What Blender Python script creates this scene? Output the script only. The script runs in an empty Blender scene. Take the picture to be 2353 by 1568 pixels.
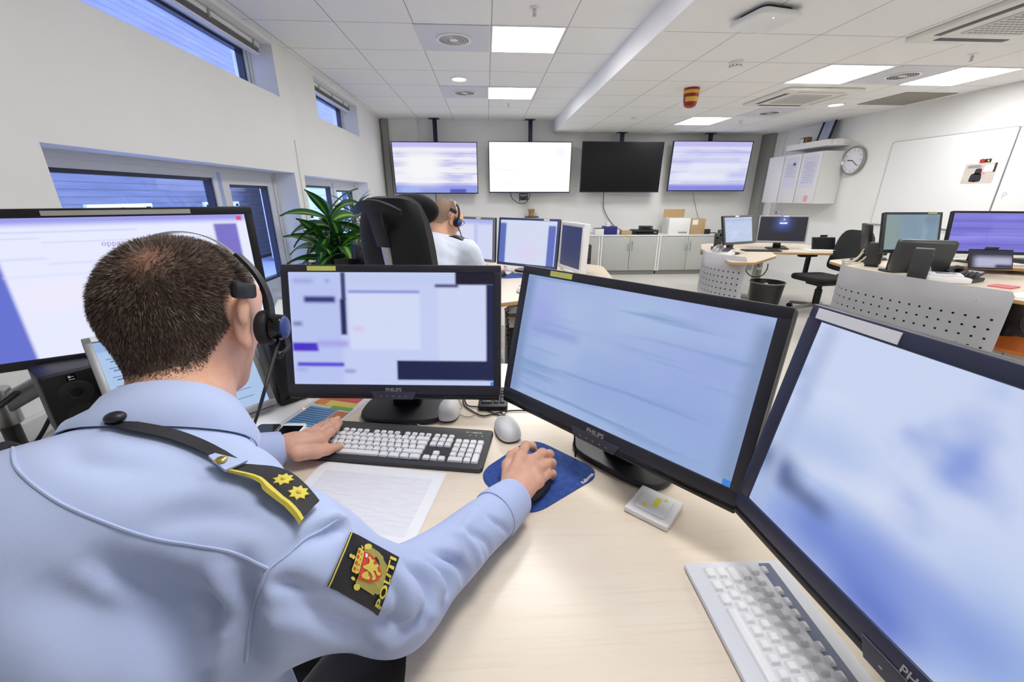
import bpy, bmesh, math, random
import numpy as np
from mathutils import Vector, Matrix, Euler
from mathutils.bvhtree import BVHTree
random.seed(7)
R=math.radians; PI=math.pi
S=bpy.context.scene
COL=S.collection
# ---------------------------------------------------------------- camera
CAM=Vector((0,0,1.38)); PITCH=R(19.49); YAW=R(3.45); FPX=942.0
cd=bpy.data.cameras.new('camera'); cam=bpy.data.objects.new('camera',cd); COL.objects.link(cam)
cam.location=CAM; cam.rotation_euler=(R(90)-PITCH,0,-YAW)
cd.sensor_width=36; cd.lens=36*FPX/2353; cd.clip_start=.02
S.camera=cam
CM=cam.rotation_euler.to_matrix()
def ray(u,v): return CM@Vector(((u-1176.5)/FPX,-(v-784)/FPX,-1))
def at(u,v,x=None,y=None,z=None,d=None):
    """measured point: where the sight line of pixel (u,v) meets a plane of the room"""
    r=ray(u,v)
    if z is not None: k=(z-CAM.z)/r.z
    elif x is not None: k=x/r.x
    elif y is not None: k=y/r.y
    else: k=d
    return CAM+r*k
EXPO=1.32; SCR=.94/2**EXPO
# ---------------------------------------------------------------- materials
def lin(c):
    return tuple(((x/255)/12.92 if x/255<=.04045 else ((x/255+.055)/1.055)**2.4) for x in c)
MATS={}
def mat(name,c,rough=.5,metal=0,spec=.5,emit=0,ecol=None,coat=0,var=0,vscale=8,bump=0,bscale=200,alpha=1,trans=0,stretch=None,sheen=0):
    if name in MATS: return MATS[name]
    m=bpy.data.materials.new(name); m.use_nodes=True; nt=m.node_tree; b=nt.nodes['Principled BSDF']
    col=(*lin(c),1)
    b.inputs['Base Color'].default_value=col; b.inputs['Roughness'].default_value=rough
    b.inputs['Metallic'].default_value=metal; b.inputs['Specular IOR Level'].default_value=spec
    b.inputs['Coat Weight'].default_value=coat; b.inputs['Alpha'].default_value=alpha
    b.inputs['Transmission Weight'].default_value=trans
    if sheen: b.inputs['Sheen Weight'].default_value=sheen
    if emit:
        b.inputs['Emission Color'].default_value=(*lin(ecol or c),1); b.inputs['Emission Strength'].default_value=emit
    tc=nt.nodes.new('ShaderNodeTexCoord'); src=tc.outputs['Object']
    if stretch:
        mp=nt.nodes.new('ShaderNodeMapping'); mp.inputs['Scale'].default_value=stretch; nt.links.new(src,mp.inputs[0]); src=mp.outputs[0]
    if var:
        n=nt.nodes.new('ShaderNodeTexNoise'); n.inputs['Scale'].default_value=vscale; n.inputs['Detail'].default_value=5
        nt.links.new(src,n.inputs['Vector'])
        mx=nt.nodes.new('ShaderNodeMix'); mx.data_type='RGBA'
        mx.inputs[6].default_value=tuple(max(0,x*(1-var)) for x in col[:3])+(1,)
        mx.inputs[7].default_value=tuple(min(1,x*(1+var)) for x in col[:3])+(1,)
        nt.links.new(n.outputs[0],mx.inputs[0]); nt.links.new(mx.outputs[2],b.inputs['Base Color'])
    if bump:
        n=nt.nodes.new('ShaderNodeTexNoise'); n.inputs['Scale'].default_value=bscale; n.inputs['Detail'].default_value=3
        nt.links.new(src,n.inputs['Vector'])
        bp=nt.nodes.new('ShaderNodeBump'); bp.inputs['Strength'].default_value=bump; bp.inputs['Distance'].default_value=.002
        nt.links.new(n.outputs[0],bp.inputs['Height']); nt.links.new(bp.outputs[0],b.inputs['Normal'])
    MATS[name]=m; return m
class NT:
    """small node helper"""
    def __init__(s,name):
        s.m=bpy.data.materials.new(name); s.m.use_nodes=True; s.nt=s.m.node_tree; s.b=s.nt.nodes['Principled BSDF']
        s.tc=s.nt.nodes.new('ShaderNodeTexCoord'); MATS[name]=s.m
    def put(s,sock,v):
        if hasattr(v,'links'): s.nt.links.new(v,sock)
        else:
            try: sock.default_value=v
            except Exception: sock.default_value=(*v,1)
    def math(s,op,a,b=0.0,c=None):
        n=s.nt.nodes.new('ShaderNodeMath'); n.operation=op; s.put(n.inputs[0],a); s.put(n.inputs[1],b)
        if c is not None: s.put(n.inputs[2],c)
        return n.outputs[0]
    def step(s,x,a,b):
        n=s.nt.nodes.new('ShaderNodeMapRange'); n.interpolation_type='SMOOTHSTEP'; s.put(n.inputs[0],x)
        n.inputs[1].default_value=a; n.inputs[2].default_value=b; return n.outputs[0]
    def mix(s,f,a,b):
        n=s.nt.nodes.new('ShaderNodeMix'); n.data_type='RGBA'; s.put(n.inputs[0],f)
        for i,v in ((6,a),(7,b)):
            if hasattr(v,'links'): s.nt.links.new(v,n.inputs[i])
            else: n.inputs[i].default_value=(*v,1)
        return n.outputs[2]
    def noise(s,vec,scale,detail=3,rough=.5):
        n=s.nt.nodes.new('ShaderNodeTexNoise'); n.inputs['Scale'].default_value=scale; n.inputs['Detail'].default_value=detail
        n.inputs['Roughness'].default_value=rough
        if vec is not None: s.nt.links.new(vec,n.inputs['Vector'])
        return n.outputs[0]
    def mapped(s,scale,loc=(0,0,0),src='Object'):
        n=s.nt.nodes.new('ShaderNodeMapping'); n.inputs['Scale'].default_value=scale; n.inputs['Location'].default_value=loc
        s.nt.links.new(s.tc.outputs[src],n.inputs[0]); return n.outputs[0]
    def xyz(s,src='Object'):
        n=s.nt.nodes.new('ShaderNodeSeparateXYZ'); s.nt.links.new(s.tc.outputs[src],n.inputs[0]); return n.outputs
    def rect(s,u,v,u0,u1,v0,v1,w):
        a=s.math('MULTIPLY',s.step(u,u0-w,u0+w),s.step(u,u1+w,u1-w)); b=s.math('MULTIPLY',s.step(v,v0-w*1.6,v0+w*1.6),s.step(v,v1+w*1.6,v1-w*1.6))
        return s.math('MULTIPLY',a,b)
def screen(name,w,h,base,rects=(),strength=1.0,noise=None,streak=None,base2=None):
    """a lit display: its picture is a set of soft-edged rectangles (u,v from its lower left corner)"""
    k=NT(name); x,y,z=k.xyz(); u=k.math('ADD',k.math('DIVIDE',x,w),.5); v=k.math('ADD',k.math('DIVIDE',z,h),.5)
    c=lin(base)
    if base2: c=k.mix(k.step(v,0,1),lin(base),lin(base2))
    if noise:
        for (sc,lo,hi,colr,loc) in noise:
            n=k.noise(k.mapped(sc,loc),1.0,2.5,.45); c=k.mix(k.step(n,lo,hi),c,lin(colr))
    for r in rects:
        u0,u1,v0,v1,cc=r[:5]; sw=r[5] if len(r)>5 else .006
        c=k.mix(k.rect(u,v,u0,u1,v0,v1,sw),c,lin(cc))
    b=k.b; b.inputs['Base Color'].default_value=(.004,.004,.005,1); b.inputs['Roughness'].default_value=.28; b.inputs['Specular IOR Level'].default_value=.3
    k.put(b.inputs['Emission Color'],c) if hasattr(c,'links') else setattr(b.inputs['Emission Color'],'default_value',(*c,1))
    b.inputs['Emission Strength'].default_value=strength*SCR
    return k.m
# ---------------------------------------------------------------- objects
def link(name,me,parent=None):
    o=bpy.data.objects.new(name,me); COL.objects.link(o)
    if parent is not None: o.parent=parent
    return o
def tag(o,label,cat,group=None):
    o['label']=label; o['category']=cat
    if group: o['group']=group
    return o
def thing(name,label,cat,loc=(0,0,0),rz=0,group=None):
    o=link(name,None); o.location=loc; o.rotation_euler=(0,0,rz); o.empty_display_size=.05
    return tag(o,label,cat,group)
def copy_tree(o,parent=None):
    c=o.copy(); COL.objects.link(c)
    if parent is not None: c.parent=parent
    for ch in list(o.children): copy_tree(ch,c)
    return c
def M3(rot):
    if rot is None: return Matrix.Identity(3)
    if isinstance(rot,Matrix): return rot.to_3x3()
    if isinstance(rot,(int,float)): return Matrix.Rotation(rot,3,'Z')
    return Euler(rot).to_matrix()
class G:
    def __init__(s): s.bm=bmesh.new()
    def add(s,b,M=None,m=0):
        if M is not None: b.transform(M)
        for f in b.faces: f.material_index=m
        me=bpy.data.meshes.new('t'); b.to_mesh(me); b.free(); s.bm.from_mesh(me); bpy.data.meshes.remove(me); return s
    def box(s,c,d,rot=None,bev=0,seg=2,m=0):
        b=bmesh.new(); bmesh.ops.create_cube(b,size=1); b.transform(Matrix.Diagonal((*d,1)))
        if bev: bmesh.ops.bevel(b,geom=list(b.edges),offset=min(bev,min(d)*.45),segments=seg,profile=.5,affect='EDGES')
        return s.add(b,Matrix.Translation(c)@M3(rot).to_4x4(),m)
    def prism(s,pts,z0,z1,bev=0,seg=2,M=None,m=0):
        """polygon in xy between z0 and z1; bev rounds its rims"""
        b=bmesh.new(); vs=[b.verts.new((p[0],p[1],z0)) for p in pts]; f=b.faces.new(vs); f.normal_update()
        if f.normal.z>0: f.normal_flip()
        r=bmesh.ops.extrude_face_region(b,geom=[f]); bmesh.ops.translate(b,vec=(0,0,z1-z0),verts=[e for e in r['geom'] if isinstance(e,bmesh.types.BMVert)])
        b.normal_update()
        if bev:
            es=[e for e in b.edges if abs(e.verts[0].co.z-e.verts[1].co.z)<1e-7]
            bmesh.ops.bevel(b,geom=es,offset=bev,segments=seg,profile=.5,affect='EDGES')
        return s.add(b,M,m)
    def cyl(s,p0,p1,r0,r1=None,n=20,bev=0,m=0):
        r1=r0 if r1 is None else r1; p0=Vector(p0); p1=Vector(p1); d=p1-p0; b=bmesh.new()
        bmesh.ops.create_cone(b,cap_ends=True,segments=n,radius1=r0,radius2=r1,depth=d.length)
        if bev: bmesh.ops.bevel(b,geom=[e for e in b.edges if len(e.link_faces)==2 and any(len(f.verts)>4 for f in e.link_faces)],offset=bev,segments=2,profile=.5,affect='EDGES')
        return s.add(b,Matrix.Translation((p0+p1)/2)@d.to_track_quat('Z','Y').to_matrix().to_4x4(),m)
    def sph(s,c,r,rot=None,n=16,m=0):
        r=(r,r,r) if isinstance(r,(int,float)) else r; b=bmesh.new(); bmesh.ops.create_uvsphere(b,u_segments=n*2,v_segments=n,radius=1)
        return s.add(b,Matrix.Translation(c)@M3(rot).to_4x4()@Matrix.Diagonal((*r,1)),m)
    def lathe(s,prof,n=24,M=None,m=0,a0=0,a1=2*PI):
        b=bmesh.new(); full=abs(a1-a0-2*PI)<1e-6; N=n if full else n+1; rows=[]
        for r,z in prof: rows.append([b.verts.new((r*math.cos(a0+(a1-a0)*i/n),r*math.sin(a0+(a1-a0)*i/n),z)) for i in range(N)])
        for a,c in zip(rows,rows[1:]):
            for i in range(n):
                j=(i+1)%N; b.faces.new((a[i],a[j],c[j],c[i]))
        bmesh.ops.remove_doubles(b,verts=b.verts,dist=1e-6); bmesh.ops.recalc_face_normals(b,faces=b.faces)
        return s.add(b,M,m)
    def tube(s,pts,r,n=8,smooth=True,m=0,closed=False):
        pts=[Vector(p) for p in pts]
        if smooth and len(pts)>2: pts=spline(pts,6,closed)
        L=len(pts); rr=r if callable(r) else (lambda t:r); b=bmesh.new(); rows=[]; up=None
        for i,p in enumerate(pts):
            t=(pts[(i+1)%L if closed else min(i+1,L-1)]-pts[(i-1)%L if closed else max(i-1,0)]).normalized()
            if up is None: up=t.orthogonal().normalized()
            up=(up-t*up.dot(t)); up=up.normalized() if up.length>1e-6 else t.orthogonal().normalized()
            w=t.cross(up); q=rr(i/max(1,L-1))
            rows.append([b.verts.new(p+(up*math.cos(2*PI*k/n)+w*math.sin(2*PI*k/n))*q) for k in range(n)])
        for a,c in list(zip(rows,rows[1:]))+([(rows[-1],rows[0])] if closed else []):
            for i in range(n): b.faces.new((a[i],a[(i+1)%n],c[(i+1)%n],c[i]))
        if not closed: b.faces.new(rows[0][::-1]); b.faces.new(rows[-1])
        return s.add(b,None,m)
    def strip(s,rows,thick=0,m=0):
        """grid of points -> sheet, thickened along its normals"""
        b=bmesh.new(); V=[[b.verts.new(p) for p in r] for r in rows]
        for a,c in zip(V,V[1:]):
            for i in range(len(a)-1): b.faces.new((a[i],a[i+1],c[i+1],c[i]))
        b.normal_update()
        if thick: bmesh.ops.solidify(b,geom=list(b.faces),thickness=thick)
        return s.add(b,None,m)
    def mesh(s,me,M=None,m=0):
        b=bmesh.new(); b.from_mesh(me); return s.add(b,M,m)
    def build(s,name,mats,parent=None,ang=35,loc=None,rot=None,smooth=True):
        me=bpy.data.meshes.new(name); s.bm.to_mesh(me); s.bm.free()
        for x in (mats if isinstance(mats,(list,tuple)) else [mats]): me.materials.append(x)
        if smooth and len(me.polygons):
            me.polygons.foreach_set('use_smooth',[True]*len(me.polygons)); me.set_sharp_from_angle(angle=R(ang))
        o=link(name,me,parent)
        if loc is not None: o.location=loc
        if rot is not None: o.rotation_euler=rot
        return o
def spline(P,n=6,closed=False):
    out=[]; L=len(P)
    for i in range(L if closed else L-1):
        if closed: a,b,c,d=P[(i-1)%L],P[i],P[(i+1)%L],P[(i+2)%L]
        else: b,c=P[i],P[i+1]; a=P[i-1] if i else b*2-c; d=P[i+2] if i+2<L else c*2-b
        for k in range(n):
            t=k/n; out.append(.5*((2*b)+(c-a)*t+(2*a-5*b+4*c-d)*t*t+(3*b-a-3*c+d)*t**3))
    if not closed: out.append(P[-1])
    return out
def rrect(w,h,r,n=6,cx=0,cy=0):
    o=[]
    for (sx,sy,a) in ((1,1,0),(-1,1,90),(-1,-1,180),(1,-1,270)):
        for k in range(n+1):
            t=R(a+90*k/n); o.append((cx+sx*(w/2-r)+r*math.cos(t),cy+sy*(h/2-r)+r*math.sin(t)))
    return o
def rpoly(P,r,n=6):
    """polygon with its corners rounded"""
    o=[]; P=[Vector((p[0],p[1])) for p in P]; L=len(P)
    for i,p in enumerate(P):
        rr=r[i] if isinstance(r,(list,tuple)) else r
        if rr<=0: o.append((p.x,p.y)); continue
        a=(P[i-1]-p); c=(P[(i+1)%L]-p); q=min(rr,a.length*.48,c.length*.48); s=p+a.normalized()*q; e=p+c.normalized()*q
        for k in range(n+1):
            t=k/n; v=s*(1-t)**2+p*2*t*(1-t)+e*t*t; o.append((v.x,v.y))
    return o
def text_mesh(s,size,ext=.0003,shear=0,spacing=1,bold=0,align='CENTER'):
    cu=bpy.data.curves.new('txt','FONT'); cu.body=s; cu.size=size; cu.extrude=ext; cu.shear=shear; cu.space_character=spacing; cu.offset=bold
    cu.align_x=align; cu.align_y='CENTER'; cu.resolution_u=3
    o=bpy.data.objects.new('txt',cu); COL.objects.link(o); dg=bpy.context.evaluated_depsgraph_get(); dg.update()
    me=bpy.data.meshes.new_from_object(o.evaluated_get(dg)); bpy.data.objects.remove(o); bpy.data.curves.remove(cu); return me
RX90=Matrix.Rotation(R(90),4,'X')   # xy drawing -> standing xz plane facing -y
# ---------------------------------------------------------------- shared materials
M_black=mat('black_plastic',(26,26,30),.42,bump=.15,bscale=600); M_gloss=mat('gloss_black',(12,12,15),.12)
M_bez=mat('bezel_charcoal',(40,40,50),.38,bump=.1,bscale=700); M_dk=mat('dark_grey_plastic',(52,52,56),.5,bump=.15,bscale=500)
M_silver=mat('silver_plastic',(165,165,168),.35,.4); M_steel=mat('brushed_steel',(190,190,192),.3,.9); M_white=mat('white_plastic',(236,236,238),.4)
M_whitek=mat('white_keycap',(243,243,245),.38); M_paper=mat('white_paper',(244,244,248),.8); M_cable=mat('black_cable',(18,18,20),.5); M_cablew=mat('white_cable',(220,218,214),.5)
M_fabric=mat('black_upholstery',(20,20,24),.95,bump=.5,bscale=900,sheen=.15); M_yellow=mat('yellow_tape',(218,222,120),.7)
M_card=mat('brown_cardboard',(190,160,118),.85,var=.06,vscale=20); M_blue=mat('blue_plastic',(38,42,120),.45)
M_dwhite=mat('white_laminate',(232,232,230),.45); M_grey=mat('grey_tambour',(188,190,187),.55)
M_alu=mat('grey_sheet_metal',(222,222,227),.42,.0,bump=.05,bscale=300); M_red=mat('red_plastic',(190,36,30),.5)
# ================================================================ the room
XL,XR,YB,YF=-1.80,5.26,8.10,-2.6; ZH,ZL,XS=2.63,2.44,1.24
def struct(name,g,mats,**k):
    o=g.build(name,mats,**k); o['kind']='structure'; return o
k=NT('wall_paint'); n=k.noise(k.tc.outputs['Object'],3,4); k.put(k.b.inputs['Base Color'],k.mix(n,lin((238,238,237)),lin((244,244,243))))
n2=k.noise(k.tc.outputs['Object'],160,2); bp=k.nt.nodes.new('ShaderNodeBump'); bp.inputs['Strength'].default_value=.08; bp.inputs['Distance'].default_value=.003
k.nt.links.new(n2,bp.inputs['Height']); k.nt.links.new(bp.outputs[0],k.b.inputs['Normal']); k.b.inputs['Roughness'].default_value=.75; M_wall=k.m
def ceil_mat(name,ox,oy,px=.6,py=.625,c=(243,243,243)):
    k=NT(name); x,y,z=k.xyz()
    def gridline(s,o,p):
        f=k.math('FRACT',k.math('ADD',k.math('DIVIDE',k.math('SUBTRACT',s,o),p),50.0)); d=k.math('MINIMUM',f,k.math('SUBTRACT',1.0,f)); return k.math('MULTIPLY',d,p)
    d=k.math('MINIMUM',gridline(x,ox,px),gridline(y,oy,py)); line=k.step(d,.0035,.0015); inset=k.step(d,.016,.004)
    n=k.noise(k.tc.outputs['Object'],2.2,4); base=k.mix(n,lin(tuple(t-5 for t in c)),lin(c))
    k.put(k.b.inputs['Base Color'],k.mix(line,base,lin((120,122,126)))); k.b.inputs['Roughness'].default_value=.8
    h=k.math('ADD',k.math('MULTIPLY',inset,-1.0),k.math('MULTIPLY',k.noise(k.tc.outputs['Object'],260,2),.12))
    bp=k.nt.nodes.new('ShaderNodeBump'); bp.inputs['Strength'].default_value=.35; bp.inputs['Distance'].default_value=.004
    k.nt.links.new(h,bp.inputs['Height']); k.nt.links.new(bp.outputs[0],k.b.inputs['Normal']); return k.m
M_ceilL=ceil_mat('ceiling_tiles_high',.07,3.82); M_ceilR=ceil_mat('ceiling_tiles_low',2.957,3.90)
g=G(); g.box(((XL+XR)/2,(YB+YF)/2,-.05),(XR-XL+.6,YB-YF+.4,.1))
k=NT('vinyl_floor'); n=k.noise(k.tc.outputs['Object'],4,6,.6); k.put(k.b.inputs['Base Color'],k.mix(n,lin((212,209,200)),lin((226,223,215)))); k.b.inputs['Roughness'].default_value=.28
struct('floor',g,k.m)
g=G(); g.box(((XL+XS)/2-.1,(YB+YF)/2,ZH+.05),(XS-XL+.2,YB-YF+.4,.1)); struct('ceiling',g,M_ceilL)
g=G(); g.box(((XR+XS)/2+.1,(YB+YF)/2,ZL+.05),(XR-XS+.2,YB-YF+.4,.1)); struct('ceiling',g,M_ceilR)
g=G(); g.box((XS-.013,(YB+YF)/2,(ZH+ZL)/2+.001),(.024,YB-YF,ZH-ZL+.002)); struct('trim_1',g,mat('soffit_white',(242,242,245),.6))
# left wall with four openings
WT=.34
wins=[('upA',.6,4.253,2.206,2.60),('upB',5.14,6.69,2.186,2.58),('loA',1.945,4.30,.52,1.586),('loB',4.515,6.84,.52,1.575)]
ys=sorted({YF-.2,YB+.2,*[w[1] for w in wins],*[w[2] for w in wins]}); zs=sorted({0,ZH,*[w[3] for w in wins],*[w[4] for w in wins]})
g=G()
for a,b in zip(ys,ys[1:]):
    run=None
    for c,d in zip(zs,zs[1:]):
        hole=any(w[1]-1e-6<=a and b<=w[2]+1e-6 and w[3]-1e-6<=c and d<=w[4]+1e-6 for w in wins)
        if not hole: g.box((XL-WT/2,(a+b)/2,(c+d)/2),(WT,b-a,d-c))
bmesh.ops.remove_doubles(g.bm,verts=g.bm.verts,dist=1e-5)
struct('wall_left',g,M_wall,smooth=False)
g=G(); g.box(((XL+XR)/2,YB+.1,1.33),(XR-XL+.6,.2,2.7)); struct('wall_back',g,mat('back_wall_paint',(241,241,239),.75,var=.02,vscale=3,bump=.05))
g=G(); g.box((XR+.1,(YB+YF)/2,1.33),(.2,YB-YF+.4,2.7)); struct('wall_right',g,M_wall)
g=G(); g.box(((XL+XR)/2,YF-.1,1.33),(XR-XL+.6,.2,2.7)); struct('wall_front',g,M_wall)
# steel columns / pipes in the two back corners, boxed pilaster beside the left one
M_col=mat('grey_column_paint',(150,151,148),.6)
g=G(); g.box((XL+.085,YB-.06,1.315),(.10,.12,2.63)); g.box((XL+.018,YB-.03,1.315),(.035,.06,2.63)); struct('trim_2',g,M_col)
g=G(); g.box((-1.44,YB-.02,1.315+.6),(.55,.04,1.43)); struct('trim_3',g,M_wall)
g=G(); g.box((XR-.07,YB-.14,ZL/2),(.15,.28,ZL)); struct('trim_4',g,M_col)
g=G(); g.box((XR-.02,YB-.38,ZL/2),(.04,.2,ZL)); struct('trim_5',g,M_wall)
g=G(); g.box((XL+.008,(YF+YB)/2,.05),(.016,YB-YF,.1)); struct('baseboard_left',g,M_white)
g=G(); g.box((XR-.008,(YF+YB)/2,.05),(.016,YB-YF,.1)); struct('baseboard_right',g,M_white)
g=G(); g.box((XL+.006,4.40,ZH/2-.2),(.012,.003,ZH-1.1)); struct('trim_6',g,mat('seam_grey',(240,240,240),.7))
# window frames and panes
M_frame=mat('window_frame_white',(222,224,228),.4); M_dframe=mat('window_frame_dark',(40,46,72),.35)
k=NT('window_glass'); nt=k.nt; tr=nt.nodes.new('ShaderNodeBsdfTransparent'); tr.inputs[0].default_value=(.94,.96,1,1); gl=nt.nodes.new('ShaderNodeBsdfGlossy'); gl.inputs['Roughness'].default_value=.02
mx=nt.nodes.new('ShaderNodeMixShader'); mx.inputs[0].default_value=.05
nt.links.new(tr.outputs[0],mx.inputs[1]); nt.links.new(gl.outputs[0],mx.inputs[2]); nt.links.new(mx.outputs[0],nt.nodes['Material Output'].inputs[0]); M_glass=k.m
XG=XL-.24
def window(i,y0,y1,z0,z1,secs):
    root=link('window_%d'%i,None); root.location=(XG,(y0+y1)/2,z0); root['kind']='structure'
    cy=(y0+y1)/2
    fr=G(); gk=G(); f=.06
    # outer white frame
    def ring(gg,a,b,c,d,t,dep,m=0,x=0):
        gg.box((x,(a+b)/2-cy,d-t/2-z0),(dep,b-a,t),m=m); gg.box((x,(a+b)/2-cy,c+t/2-z0),(dep,b-a,t),m=m)
        gg.box((x,a+t/2-cy,(c+d)/2-z0),(dep,t,d-c-2*t),m=m); gg.box((x,b-t/2-cy,(c+d)/2-z0),(dep,t,d-c-2*t),m=m)
    ring(fr,y0,y1,z0,z1,f*.6,.09)
    for (a,b,t) in secs:
        ring(fr,a,b,z0+.03,z1-.03,t,.075)
        ring(fr,a+t,b-t,z0+.03+t,z1-.03-t,.022,.05,1)
        gk.box((0,(a+b)/2-cy,(z0+z1)/2-z0),(.006,b-a-2*t,z1-z0-.06-2*t))
    o=fr.build('window_frame',[M_frame,M_dframe],root); gk.build('window_pane',M_glass,root)
    sl=G(); sl.box((XL-.02-XG-.09,0,-.0),(.2,y1-y0,.012)); sl.build('window_sill',M_white,root)
    return root
window(1,.6,4.253,2.206,2.60,[(.64,4.21,.03)])
window(2,5.14,6.69,2.186,2.58,[(5.18,6.65,.03)])
window(3,1.945,4.30,.52,1.586,[(1.98,3.42,.05),(3.47,4.26,.09)])
window(4,4.515,6.84,.52,1.575,[(4.55,5.85,.05),(5.90,6.80,.09)])
# roller / venetian blind headrails in the clerestories
def headrail(y0,y1,z,lab):
    r=thing('blind_headrail',lab,'window blind',(XL-.10,(y0+y1)/2,z)); L=y1-y0
    a=G(); a.box((0,0,0),(.05,L,.035),bev=.004); a.build('rail',M_white,r)
    for q in range(6):
        s=G(); s.box((0,0,-.028-q*.006),(.05,L-.04,.002),m=0); s.build('slat',M_silver,r)
    b=G(); b.box((0,0,-.07),(.05,L-.04,.014),bev=.003); b.build('bottom_rail',M_white,r)
    for yy in (-L*.3,L*.0,L*.3,L*.47): c=G(); c.box((.028,yy,-.015),(.006,.025,.05)); c.build('bracket',M_silver,r)
headrail(.8,4.20,2.575,'raised white blind at the top of the long upper window nearest the camera')
headrail(5.2,6.62,2.555,'raised white blind at the top of the short far upper window')
# ------------------------------------------------ outside: a timber-clad building across the yard
def clad(name,c1,c2,p=.14):
    k=NT(name); x,y,z=k.xyz('Object'); f=k.math('FRACT',k.math('DIVIDE',z,p)); ln=k.math('MAXIMUM',k.step(f,.10,.03),k.step(f,.94,.99))
    n=k.noise(k.mapped((.5,.6,6)),1.6,5); n2=k.noise(k.mapped((.2,.25,.3)),1,2)
    c=k.mix(n,lin(c1),lin(c2)); k.put(k.b.inputs['Base Color'],k.mix(k.math('MULTIPLY',ln,.55),c,lin(tuple(t*.45 for t in c1)))); k.b.inputs['Roughness'].default_value=.7; return k.m
M_clad=clad('timber_cladding_blue',(78,82,98),(116,120,136)); M_cladl=clad('timber_cladding_pale',(196,208,242),(222,230,252),.2)
def building(name,label,cx,cy,w,d,h,facing,m,rows,base=0):
    r=thing(name,label,'building',(cx,cy,-.6))
    a=G(); a.box((0,0,h/2),(w,d,h)); a.build('wall',m,r)
    rf=G(); rf.box((0,0,h+.09),(w+.6,d+.6,.18)); rf.build('roof',M_cladl,r)
    for (z0,z1,n,gap) in rows:
        for i in range(n):
            wl=d/n if facing=='x' else w/n; p=-(d if facing=='x' else w)/2+wl*(i+.5); ww=wl*gap
            f=G(); q=G(); zc=(z0+z1)/2
            def bx(gg,o,s,t):
                if facing=='x': gg.box((w/2+t,o[0],o[1]),(.08,s[0],s[1]))
                else: gg.box((o[0],-d/2-t,o[1]),(s[0],.08,s[1]))
            for o_,s_ in (((p,z1),(ww+.24,.14)),((p,z0),(ww+.24,.14)),((p-ww/2,zc),(.14,z1-z0)),((p+ww/2,zc),(.14,z1-z0)),((p,zc),(.09,z1-z0))): bx(f,o_,s_,.03)
            fo=f.build('window',mat('far_window_frame',(214,224,250),.5),r); bx(q,(p,zc),(ww,z1-z0),.0)
            q.build('pane',mat('far_window_glass',(86,92,128),.15),fo)
building('timber_building','long blue timber clad building across the yard seen through the near windows',-9.4,8.0,3,36,11,'x',M_clad,[(.55,1.75,10,.40),(4.0,4.95,10,.36)])
building('pale_house','pale boarded house in the yard seen through the far window behind the plants',-3.2,16.4,8,4,3.4,'y',M_cladl,[(1.3,2.3,4,.5)])
g=G(); g.box((-7.2,4,-.75),(10.6,34,.1)); o=g.build('yard_ground',mat('yard_asphalt',(150,160,190),.8,var=.1)); o['kind']='structure'
def wallrail():
    r=thing('yard_railing','white railing in the yard behind the narrow casement window','railing',(-4.9,6.4,-.7))
    a=G(); a.box((0,0,1.45),(.06,3.2,.08)); a.build('top_rail',M_white,r)
    a=G(); a.box((0,0,.85),(.05,3.2,.25)); a.build('board',M_cladl,r)
    for q in (-1.5,-.5,.5,1.5): b=G(); b.box((0,q,.72),(.07,.07,1.44)); b.build('post',M_white,r)
wallrail()
# ================================================================ ceiling fittings
M_lamp=mat('lit_diffuser',(255,255,255),.6,emit=7.5,ecol=(255,254,252))
def panel_light(x,y,z,lab,w=.59,l=.61,grp=None):
    r=thing('ceiling_light',lab,'ceiling light',(x,y,z),0,grp)
    a=G()
    for (cx,cy,sx,sy) in ((0,l/2-.006,w,.012),(0,-l/2+.006,w,.012),(w/2-.006,0,.012,l-.024),(-w/2+.006,0,.012,l-.024)): a.box((cx,cy,-.003),(sx,sy,.012))
    a.build('frame',M_white,r); d=G(); d.box((0,0,-.002),(w-.024,l-.024,.006)); d.build('diffuser',M_lamp,r)
panel_light(.366,4.115,ZH,'nearer square ceiling panel light on the high ceiling left of the soffit',.59,.615)
panel_light(.352,6.03,ZH,'farther square ceiling panel light on the high ceiling before the screens',.60,.63)
panel_light(3.25,4.20,ZL,'square ceiling panel light on the low ceiling between access point and air cassette')
panel_light(4.44,4.20,ZL,'square ceiling panel light on the low ceiling closest to the right wall',.58)
panel_light(3.24,6.68,ZL,'small far ceiling panel light on the low ceiling above the black television',.58,.66)
for (x,y,z,l) in ((.36,2.2,ZH,'ceiling panel light above the camera outside the picture'),(.36,.72,ZH,'added ceiling panel light, unseen, brightening the near desk and keyboard'),(3.25,1.72,ZL,'low ceiling panel light right of the camera outside the picture'),(3.25,-.76,ZL,'low ceiling panel light behind the camera on the right')):  # the one above the near desk is added to brighten desk and shoulders
    panel_light(x,y,z,l)
def downlight(x,y,z,lab):
    r=thing('downlight',lab,'ceiling light',(x,y,z)); a=G(); a.lathe([(.075,0),(.095,0),(.098,-.006),(.085,-.012),(.076,-.008)],32); a.build('trim_ring',M_white,r)
    d=G(); d.cyl((0,0,-.006),(0,0,0),.077,n=32); d.build('lens',M_lamp,r)
p=at(1055,181,z=ZH); downlight(p.x,p.y,ZH,'round downlight on the high ceiling beside the far panel light')
p=at(1921,240,z=ZL); downlight(p.x,p.y,ZL,'round downlight on the low ceiling near the framed certificate')
M_slot=mat('vent_slot_dark',(96,96,100),.7); M_plate=mat('vent_plate',(214,216,226),.5)
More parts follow.
